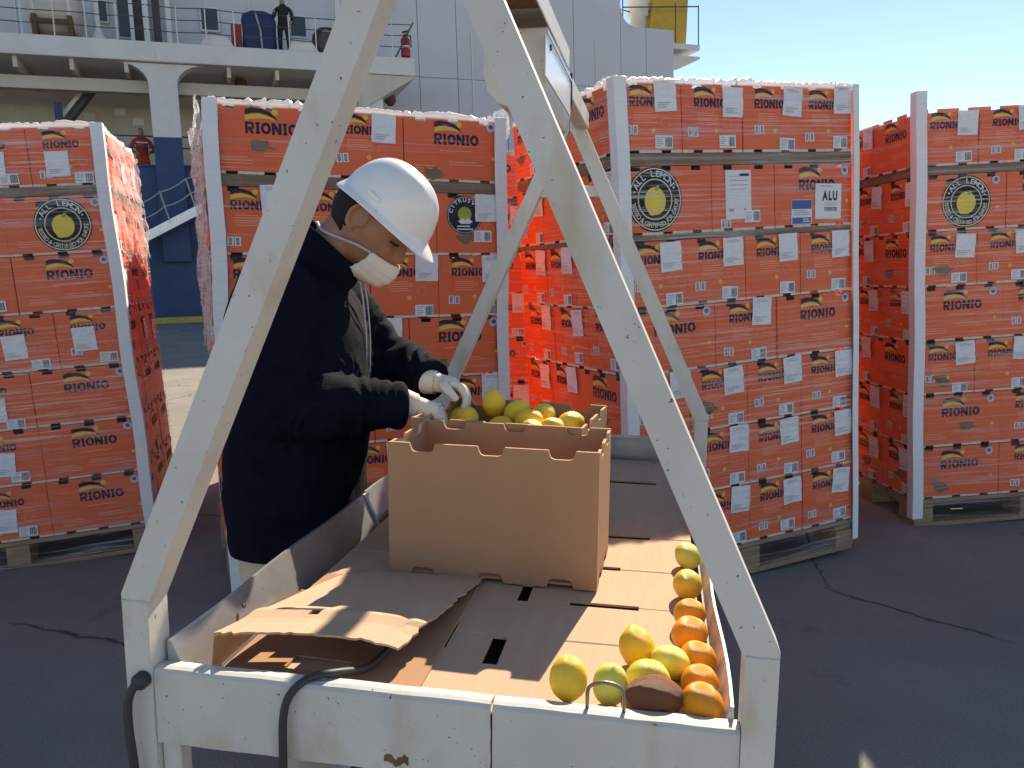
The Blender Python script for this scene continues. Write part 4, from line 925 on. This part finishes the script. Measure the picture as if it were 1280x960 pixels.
def fruit(name, kind, mat, u, w, r, tilt, yaw, label, seed, z=None, stem=True, cat=None, group=None, MM=None):
    key = (kind, mat, seed % 5)
    if key not in FM:
        me = citrus(name, kind, seed).mesh(name, mat, True); bm = bmesh.new(); bm.from_mesh(me); bmesh.ops.remove_doubles(bm, verts=bm.verts[:], dist=1e-4); bm.to_mesh(me); bm.free(); me.polygons.foreach_set('use_smooth', [True] * len(me.polygons)); FM[key] = me
    A = RZ(yaw) @ RX(tilt) @ SC(r, r, r); lo_ = min((A @ v.co).z for v in FM[key].vertices)
    o = obj(name, FM[key]); o.matrix_world = (MM or MT) @ T3(u, w, (DK + .0055 - lo_ - .0006) if z is None else z) @ A
    tag(o, label, cat or name, group)
    if stem:
        s_ = MB(); s_.lathe([(.12, 0), (.13, .03), (.07, .05), (.01, .05)], 8, 0, T3(0, 0, -(1.16 if kind == 'lemon' else .9)) @ RX(math.pi)); s_.build('stem_end', 'stem_brown', o)
    return o
q90 = R(90)
fruit('lemon', 'lemon', 'lemon_peel', .619, .074, .0262, R(178), 0, 'large yellow lemon standing on end beside the wire hoop', 1)
fruit('lemon', 'lemon', 'lemon_green', .676, .078, .0247, R(10), 1, 'greenish yellow lemon standing behind the wire hoop', 2)
fruit('lemon', 'lemon', 'lemon_amber', .708, .196, .0262, R(-35), .5, 'round amber lemon at the back of the fruit cluster', 3)
fruit('lemon', 'lemon', 'lemon_green', .757, .168, .0245, q90 + .05, R(68), 'pale green lemon lying above another, touching the oranges', 4)
fruit('lemon', 'lemon', 'lemon_green', .727, .120, .0245, -q90, R(78), 'pale green lemon lying behind the brown shrivelled fruit', 6)
fruit('rotten_lemon', 'rot', 'rot_peel', .736, .062, .0285, q90, R(95), 'brown shrivelled rotten fruit lying by the front beam', 7, stem=False, cat='fruit')
fruit('lemon', 'lemon', 'lemon_green', .795, .618, .0245, R(-70), R(30), 'greenish lemon at the far end of the row along the side rail', 8)
fruit('lemon', 'lemon', 'lemon_amber', .790, .462, .0265, R(62), R(-10), 'amber lemon with dark stem end toward the front, along the rail', 9)
fruit('orange', 'orange', 'orange_peel', .790, .340, .0265, R(-50), .3, 'orange in the rail row next to the amber lemon', 3)
fruit('orange', 'orange', 'orange_peel', .787, .262, .0285, R(-30), 1.6, 'wide creased orange, second in the rail row after the amber lemon', 11)
fruit('orange', 'orange', 'orange_peel', .797, .188, .0268, R(30), 2.6, 'dented orange touching the pale green lemon, middle of the rail row', 17)
fruit('orange', 'orange', 'orange_peel', .796, .122, .0260, R(15), 4, 'orange between the dented orange and the corner orange', 6)
fruit('orange', 'orange', 'orange_peel', .797, .062, .0275, R(140), 5, 'bright orange in the table corner beside the rotten fruit', 2)
LB = [(.336, .93, .0285, 1.018, R(15), 0), (.285, .865, .0275, .992, q90, .3), (.397, .905, .0275, 1.004, R(60), 2), (.436, .845, .029, .995, R(75), 1.2), (.462, .905, .0285, 1.0, R(80), .4), (.496, .80, .0275, .987, q90, 1.4), (.533, .83, .029, .994, R(70), 2.2), (.452, .785, .0265, .985, q90, .9), (.335, .80, .0255, .974, q90, 1.1), (.39, .785, .0265, .972, R(80), 2.0), (.54, .755, .026, .976, q90, .2), (.37, .845, .026, .978, q90, 1.9), (.255, .93, .027, .98, q90, 2.6), (.275, .795, .026, .965, q90, 2.1)]
for i, (u, w, r, z, t, y) in enumerate(LB):
    fruit('lemon', 'lemon', 'lemon_peel', u, w, r, t, y, 'big upright yellow lemon on top of the pile in the box' if i == 0 else 'yellow lemon in the pile filling the cardboard box', i + 1, z, False, 'lemon', 'lemons piled in the cardboard box')
for i in range(12):
    fruit('lemon', 'lemon', 'lemon_peel', .262 + (i % 4) * .085, .78 + (i // 4) * .075, .027, q90, i * 1.3, 'yellow lemon in the pile filling the cardboard box', i + 3, .925 + .004 * (i % 3), False, 'lemon', 'lemons piled in the cardboard box')

# ------------------------------------------------------------------ the worker
PX, PY = -.512, 1.97
person = empty('person', T3(PX, PY, 0), 'person in navy fleece, white hard hat and gloves reaching into a lemon box', 'person')
def loft(mb, secs, n=32, mi=0, cap=True, pw=.85):
    vs_ = []
    for (cx, cy, cz, hx_, hy_, ty) in secs:         # ty tilts the section: z rises with -x
        for k in range(n):
            t = 2 * math.pi * k / n; c, s_ = math.cos(t), math.sin(t); c = math.copysign(abs(c) ** pw, c); s_ = math.copysign(abs(s_) ** pw, s_)
            vs_.append((cx + hx_ * c, cy + hy_ * s_, cz - ty * hx_ * c))
    m_ = len(secs); fs = [(i * n + k, i * n + (k + 1) % n, (i + 1) * n + (k + 1) % n, (i + 1) * n + k) for i in range(m_ - 1) for k in range(n)]
    if cap: fs += [tuple(range(n))[::-1], tuple((m_ - 1) * n + k for k in range(n))]
    mb.add(vs_, fs, mi)
def limb(mb, pts, radii, n=20):
    p = spline(pts, 8); k = len(p); rr_ = []
    for i in range(k):
        f_ = i / 8; a = min(int(f_), len(radii) - 1); b = min(a + 1, len(radii) - 1); rr_.append(radii[a] + (radii[b] - radii[a]) * (f_ - a))
    mb.tube(p, rr_, n)
# joints, relative to the person's base
SN, SF = Vector((.0, -.19, 1.285)), Vector((.02, .19, 1.285))
EN, EF = Vector((-.02, -.235, 1.055)), Vector((.16, .17, 1.10))
WN, WF = Vector((.285, -.115, 1.015)), Vector((.325, .01, 1.052))
HP = Vector((.180, -.01, 1.443)); HPITCH = R(44)
MH = T3(*HP) @ RZ(R(-10)) @ RY(HPITCH)             # head frame: x forward, z up
# skin: head, neck, trunk and limbs in one surface
bd = MB()
n_, k_ = 48, 36; vs_ = []
def G(v, c, s_): return math.exp(-sum(((v[i] - c[i]) / s_[i]) ** 2 for i in range(3)))
for i in range(k_ + 1):
    t = math.pi * i / k_
    for j in range(n_):
        p = 2 * math.pi * j / n_; x, y, z = math.sin(t) * math.cos(p), math.sin(t) * math.sin(p), math.cos(t)
        X, Y, Z = x * .100, y * .076, z * .120 + .015
        if Z < .0: Y *= 1 - .30 * min(1, -Z / .10) * (.4 + .6 * (x > 0)); X = X * (1 - .10 * min(1, -Z / .1)) + (.018 * min(1, -Z / .09) if x > 0 else .03 * min(1, -Z / .09))
        ay = abs(Y)
        X += .010 * G((X, ay, Z), (.095, .03, .040), (.03, .03, .013)) - .011 * G((X, ay, Z), (.09, .034, .018), (.03, .018, .012)) + .008 * G((X, ay, Z), (.085, .045, -.015), (.03, .02, .02))
        X += .026 * G((X, ay, Z), (.1, 0, -.016), (.05, .012, .016)) + .014 * G((X, ay, Z), (.1, 0, .008), (.05, .009, .016)) + .010 * G((X, ay, Z), (.1, 0, -.052), (.05, .022, .012)) + .012 * G((X, ay, Z), (.1, 0, -.092), (.05, .02, .014))
        vs_.append((X, Y, Z))
bd.add(vs_, [(i * n_ + j, i * n_ + (j + 1) % n_, (i + 1) * n_ + (j + 1) % n_, (i + 1) * n_ + j) for i in range(k_) for j in range(n_)], 0, MH)
nb = MH @ Vector((-.03, 0, -.05))
bd.tube([nb + (nb - Vector((-.01, 0, 1.30))) * .2, nb, (nb + Vector((.0, 0, 1.30))) / 2, Vector((.0, 0, 1.30)), Vector((-.01, 0, 1.22))], [.045, .058, .062, .070, .09], 20)
for s_ in (-1, 1):     # ears: rim and lobe
    pts = [MH @ Vector((-.004 + .020 * math.sin(a) - .004, s_ * (.076 + .010 * (math.sin(a) < .3)), .012 + .030 * math.cos(a))) for a in [R(q_) for q_ in range(-200, 121, 20)]]
    bd.tube(pts, [.0055] * 15 + [.0065] * 2, 8); bd.lathe([(.001, 0), (.017, .002), (.017, .006), (.001, .008)], 12, 0, MH @ T3(-.006, s_ * .074, .010) @ RX(s_ * R(-90)) @ SC(.8, 1.5, 1))
loft(bd, [(-.01, 0, .80, .11, .15, 0), (-.01, 0, .95, .11, .15, 0), (-.005, 0, 1.1, .11, .16, 0), (-.005, 0, 1.25, .10, .16, 0), (0, 0, 1.30, .07, .12, 0)], 24)
for S_, E_, W_ in ((SN, EN, WN), (SF, EF, WF)): limb(bd, [S_ + Vector((-.01, 0, -.02)), (S_ + E_) / 2, E_, (E_ + W_) / 2, W_], [.05, .045, .038, .033, .026], 14)
for s_ in (-1, 1): limb(bd, [(-.01, s_ * .085, .85), (-.005, s_ * .09, .62), (0, s_ * .095, .46), (-.01, s_ * .095, .28), (-.015, s_ * .10, .08), (.03, s_ * .10, .045)], [.08, .07, .052, .048, .036, .03], 14)
obj('body', fuse('body', bd, 'skin', .0042, 2), person)
# hair: close cap below the hat, down to nape and sideburn
hr_ = MB(); vs_ = []; keep = []
for i in range(k_ + 1):
    t = math.pi * i / k_
    for j in range(n_):
        p = 2 * math.pi * j / n_; x, y, z = math.sin(t) * math.cos(p), math.sin(t) * math.sin(p), math.cos(t)
        X, Y, Z = x * .105 - .002, y * .0812, z * .125 + .015
        if Z < .0: Y *= 1 - .22 * min(1, -Z / .10); X = X + .020 * min(1, -Z / .09) * (x < 0)
        vs_.append((X, Y, Z)); lim = (.075 if X > .075 else .048 + .6 * max(0, X - .04) if X > .034 else (-.004 if X > .016 else (.040 if X > -.022 else -.062 + .12 * (X + .105))))
        keep.append(Z > lim)
hr_.add(vs_, [f_ for f_ in [(i * n_ + j, i * n_ + (j + 1) % n_, (i + 1) * n_ + (j + 1) % n_, (i + 1) * n_ + j) for i in range(k_) for j in range(n_)] if sum(keep[q_] for q_ in f_) >= 3], 0, MH)
ho = hr_.build('hair', 'hair_dark', person, smooth=True); so_ = ho.modifiers.new('s', 'SOLIDIFY'); so_.thickness = .007; so_.offset = -1
for s_ in (-1, 1):
    m = MB(); m.tube([MH @ Vector((.094 - .002 * i - .010 * (i / 5) ** 2, s_ * (.016 + .008 * i), .047 + .003 * math.sin(i * .6))) for i in range(6)], [.002, .0038, .0042, .0038, .003, .0015], 8); m.build('eyebrow', 'hair_dark', person, smooth=True)
    m = MB(); m.tube([MH @ Vector((.096 - .0022 * i - .0026 * (i - 2) ** 2 * .3, s_ * (.020 + .006 * i), .016 - .002 * math.sin(i / 5 * 3.14))) for i in range(6)], [.001, .002, .0024, .0024, .002, .001], 8); m.build('eyelashes', 'hair_dark', person, smooth=True)
# hard hat
hat = MB(); n2, k2 = 56, 16; vs_ = []; ca, cb_ = .122, .104; zb_ = .056
for i in range(k2 + 1):
    t = (math.pi / 2) * (1 - i / k2)
    for j in range(n2):
        p = 2 * math.pi * j / n2; st, ct = math.sin(t) ** .82, math.cos(t) ** .9 if math.cos(t) > 0 else 0
        x, y = math.cos(p) * st, math.sin(p) * st
        rg_ = 1 + (.030 * math.exp(-((y * cb_ - 0) / .016) ** 2) + .014 * math.exp(-((abs(y) * cb_ - .045) / .010) ** 2)) * (ct ** .7)
        vs_.append((x * ca * (1 + .02 * (ct < .3)) + .012, y * cb_, zb_ + ct * .120 * rg_))
fs = [(i * n2 + j, i * n2 + (j + 1) % n2, (i + 1) * n2 + (j + 1) % n2, (i + 1) * n2 + j) for i in range(k2) for j in range(n2)]
rimv = []
for lev, (ext, dz_) in enumerate(((.004, -.004), (.010, -.010), (.012, -.013))):
    for j in range(n2):
        p = 2 * math.pi * j / n2; c = math.cos(p); fr_ = max(0, c) ** 1.5; bk = max(0, -c) ** 2
        e = ext + (fr_ * .034 + bk * .004) * (lev + 1) / 3; dz2 = dz_ - fr_ * .010 * (lev / 2) - bk * .020 * (lev + 1) / 3
        rimv.append((math.cos(p) * (ca * 1.02 + e) + .012, math.sin(p) * (cb_ + ext + .004 * (lev > 0)), zb_ + dz2))
base_i = len(vs_); vs_ += rimv
prev = 0
for lev in range(3):
    b0 = base_i + lev * n2
    fs += [(prev + j, prev + (j + 1) % n2, b0 + (j + 1) % n2, b0 + j) for j in range(n2)]; prev = b0
hat.add(vs_, fs); ht = hat.build('hard_hat', 'helmet_white', person, MH @ RY(R(-1)) @ T3(.004, 0, .002) @ SC(.96, .96, .96), smooth=True)
so_ = ht.modifiers.new('s', 'SOLIDIFY'); so_.thickness = .003; so_.offset = -1; ht.modifiers.new('u', 'SUBSURF').levels = 1; ht.modifiers['u'].render_levels = 1
for s_ in (-1, 1):
    m = MB(); m.box(-.024, .014, s_ * .1045 - .003, s_ * .1045 + .003, zb_ + .016, zb_ + .026); m.build('slot_cover', 'helmet_white', ht, bevel=.002)
    m = MB(); m.lathe([(.004, 0), (.004, .004), (.001, .005)], 10, 0, T3(.02, s_ * .103, zb_ - .004) @ RX(s_ * R(-90))); m.build('rivet', 'sticker_grey', ht)
# mask pulled over nose and chin, with strap round the neck
mk = MB(); nu, nv = 18, 14; vs_ = []
for i in range(nu + 1):
    a = -1 + 2 * i / nu
    for j in range(nv + 1):
        b = j / nv; z = -.026 - .088 * b
        x = .126 * (1 - .50 * abs(a) ** 2.0) - .026 * b ** 1.6 + .010 * math.sin(b * math.pi) * (1 - abs(a)) + .0012 * math.sin(b * 26); y = a * (.056 - .006 * b)
        if b > .8: x -= .10 * (b - .8) * (1)
        if b < .12: x -= .004
        vs_.append((x, y, z - .006 * abs(a) * (1 - 2 * b)))
mk.add(vs_, [(i * (nv + 1) + j, (i + 1) * (nv + 1) + j, (i + 1) * (nv + 1) + j + 1, i * (nv + 1) + j + 1) for i in range(nu) for j in range(nv)], 0, MH)
mo = mk.build('face_mask', 'mask_cloth', person, smooth=True); so_ = mo.modifiers.new('s', 'SOLIDIFY'); so_.thickness = .002
for s_ in (-1, 1):
    m = MB(); m.tube([MH @ Vector(v) for v in spline([(.064, s_ * .056, -.034), (.030, s_ * .069, -.040), (-.01, s_ * .071, -.055), (-.06, s_ * .058, -.075), (-.098, s_ * .015, -.080)], 5)], .0042, 8, sx=.5); m.build('mask_strap', 'zip_white', mo, smooth=True)
# fleece jacket
jk = MB()
loft(jk, [(-.040, 0, .59, .156, .208, .0), (-.040, 0, .70, .161, .212, 0), (-.035, 0, .82, .165, .215, 0), (-.020, 0, .95, .172, .22, 0), (-.008, 0, 1.08, .172, .222, .03), (-.008, 0, 1.18, .168, .222, .06), (-.005, 0, 1.26, .146, .205, .12), (.0, 0, 1.315, .122, .165, .25), (.015, 0, 1.345, .095, .115, .4), (.030, 0, 1.36, .078, .085, .55)], 40)
for S_, E_, W_ in ((SN, EN, WN), (SF, EF, WF)):
    limb(jk, [S_ + Vector((-.01, -.3 * S_.y, .0)), S_ + Vector((0, 0, -.015)), (S_ + E_) / 2, E_, (E_ + W_) / 2, E_ + (W_ - E_) * .88], [.088, .090, .086, .080, .068, .054], 20)
def jacket_mesh():
    me = fuse('jacket', jk, 'navy_fleece', .008, 4)
    nrm = [v.normal.copy() for v in me.vertices]
    for v, vn in zip(me.vertices, nrm):
        c = v.co.copy(); d = 0
        for S_, E_, W_ in ((SN, EN, WN), (SF, EF, WF)):       # sleeve wrinkles run round the arm
            for A_, B_, am in ((S_, E_, .003), (E_, W_, .006)):
                ab = B_ - A_; t = (c - A_).dot(ab) / ab.length_squared; q_ = (c - (A_ + ab * t)).length
                if -.1 < t < 1.05 and q_ < .11: d += am * math.sin(t * ab.length * 120 + 26 * noise.noise(c * 7)) * (.5 + noise.noise(c * 12)) * max(0, min(1, (t + .1) * 4))
        d += .010 * noise.noise(Vector((c.x * 6, c.y * 6, c.z * 3))) + .005 * noise.noise(c * 17)
        v.co = c + vn * d
    bm = bmesh.new(); bm.from_mesh(me); bmesh.ops.bisect_plane(bm, geom=bm.verts[:] + bm.edges[:] + bm.faces[:], plane_co=(0, 0, .672), plane_no=(.03, 0, 1), clear_inner=True); bm.to_mesh(me); bm.free(); me.polygons.foreach_set('use_smooth', [True] * len(me.polygons))
    return me
jo = obj('jacket', jacket_mesh(), person); sj = jo.modifiers.new('s', 'SOLIDIFY'); sj.thickness = .006; sj.offset = -1
# stand-up collar, zip edges, cuffs
col = MB(); vs_ = []; n3 = 36; lv = 6
for i in range(lv + 1):
    f_ = i / lv
    for j in range(n3):
        t = 2 * math.pi * j / n3; cx = .030 + .060 * f_; rx = .082 - .010 * f_ + .004 * math.sin(f_ * 6); ry = .086 - .012 * f_
        c, s_ = math.cos(t), math.sin(t); vs_.append((cx + rx * c, ry * s_, 1.335 - .048 * c + f_ * (.068 - .02 * c) + .003 * math.sin(3 * t)))
col.add(vs_, [(i * n3 + j, i * n3 + (j + 1) % n3, (i + 1) * n3 + (j + 1) % n3, (i + 1) * n3 + j) for i in range(lv) for j in range(n3)])
co = col.build('collar', 'navy_fleece', jo, smooth=True); so_ = co.modifiers.new('s', 'SOLIDIFY'); so_.thickness = .010; so_.offset = 0
for dx, y0 in ((0, -.012), (.004, .02)):
    m = MB(); m.tube(spline([(.148 + dx, y0, 1.33), (.158 + dx, y0 - .008, 1.25), (.160 + dx, y0 - .010, 1.16), (.153 + dx, y0 - .004, 1.08)], 8), .0022, 6); m.build('zip_edge', 'zip_white', jo, smooth=True)
for E_, W_ in ((EN, WN), (EF, WF)):
    d = (W_ - E_).normalized(); c = E_ + (W_ - E_) * .86
    m = MB(); m.tube([c - d * .012, c, c + d * .012, c + d * .018, c + d * .014], [.054, .057, .056, .049, .040], 20, cap=False); m.build('cuff', 'navy_fleece', jo, smooth=True)
# trousers and shoes
tr = MB(); loft(tr, [(-.045, 0, .60, .138, .180, 0), (-.042, 0, .70, .143, .188, 0), (-.03, 0, .85, .135, .185, 0)], 28)
for s_ in (-1, 1): limb(tr, [(-.035, s_ * .085, .72), (-.025, s_ * .095, .55), (-.005, s_ * .10, .40), (-.012, s_ * .10, .22), (-.015, s_ * .10, .075)], [.105, .100, .086, .078, .082], 20)
me = fuse('trousers', tr, 'trouser', .009, 3)
nrm = [v.normal.copy() for v in me.vertices]
for v, vn in zip(me.vertices, nrm): v.co += vn * (.006 * math.sin(v.co.z * 60 + 8 * noise.noise(v.co * 7)) * noise.noise(v.co * 9) + .005 * noise.noise(Vector((v.co.x * 20, v.co.y * 20, v.co.z * 3))))
obj('trousers', me, person)
for s_ in (-1, 1):
    m = MB(); loft(m, [(.035, s_ * .10, .0, .135, .048, 0), (.035, s_ * .10, .02, .138, .050, 0), (.03, s_ * .10, .05, .12, .046, .12), (.0, s_ * .10, .085, .075, .044, .25), (-.02, s_ * .10, .12, .05, .044, 0)], 24, pw=.9); m.build('shoe', 'shoe', person, smooth=True)
# gloved hands: palm and five separate bent fingers
def hand(W_, fwd, palm, side):
    f_ = fwd.normalized(); p_ = (palm - f_ * palm.dot(f_)).normalized(); s_ = f_.cross(p_) * side     # f toward fingers, p palm normal, s toward thumb
    J = [W_ - f_ * .035, W_, W_ + f_ * .028, W_ + f_ * .058]; Rr = [.028, .0265, (.030, .023), (.036, .020)]; E_ = [(0, 1), (1, 2), (2, 3)]
    me1 = skin_mesh('palm', [tuple(v) for v in J], E_, Rr, 'glove_cotton', 2)
    o1 = obj('glove', me1, person); bm = bmesh.new(); bm.from_mesh(me1)
    for k, (off, ln, cur) in enumerate(((.027, .072, .62), (.009, .080, .68), (-.009, .075, .74), (-.026, .060, .80))):
        st = W_ + f_ * .050 + s_ * off; pts = [st - f_ * .012, st + f_ * .014]; ang = .15
        for seg_ in (.44, .32, .24): ang += cur; pts.append(pts[-1] + (f_ * math.cos(ang) + p_ * math.sin(ang)) * ln * seg_)
        me2 = skin_mesh('f', [tuple(v) for v in pts], [(i, i + 1) for i in range(4)], [.0100, .0108, .0100, .0094, .0076], 'glove_cotton', 2); bm.from_mesh(me2)
    st = W_ + f_ * .018 + s_ * .020; d1 = (s_ * .75 + f_ * .6 + p_ * .35).normalized(); d2 = (f_ * .8 + p_ * .6 + s_ * .1).normalized()
    me2 = skin_mesh('f', [tuple(st), tuple(st + d1 * .028), tuple(st + d1 * .028 + d2 * .028), tuple(st + d1 * .028 + d2 * .05)], [(0, 1), (1, 2), (2, 3)], [.014, .0125, .0108, .0085], 'glove_cotton', 2); bm.from_mesh(me2)
    bm.to_mesh(me1); bm.free(); me1.polygons.foreach_set('use_smooth', [True] * len(me1.polygons))
    m = MB(); m.tube([W_ - f_ * .040, W_ - f_ * .030, W_ - f_ * .012, W_ - f_ * .002], [.033, .033, .030, .029], 18, cap=False); m.build('glove_cuff', 'glove_cotton', o1, smooth=True)
hand(WF, Vector((1, -.25, -.15)), Vector((-.15, -.25, -1)), -1)
hand(WN, Vector((.9, .35, -.35)), Vector((-.2, .35, -1)), 1)

if 'scratch' in bpy.data.scenes: bpy.data.scenes.remove(bpy.data.scenes['scratch'])
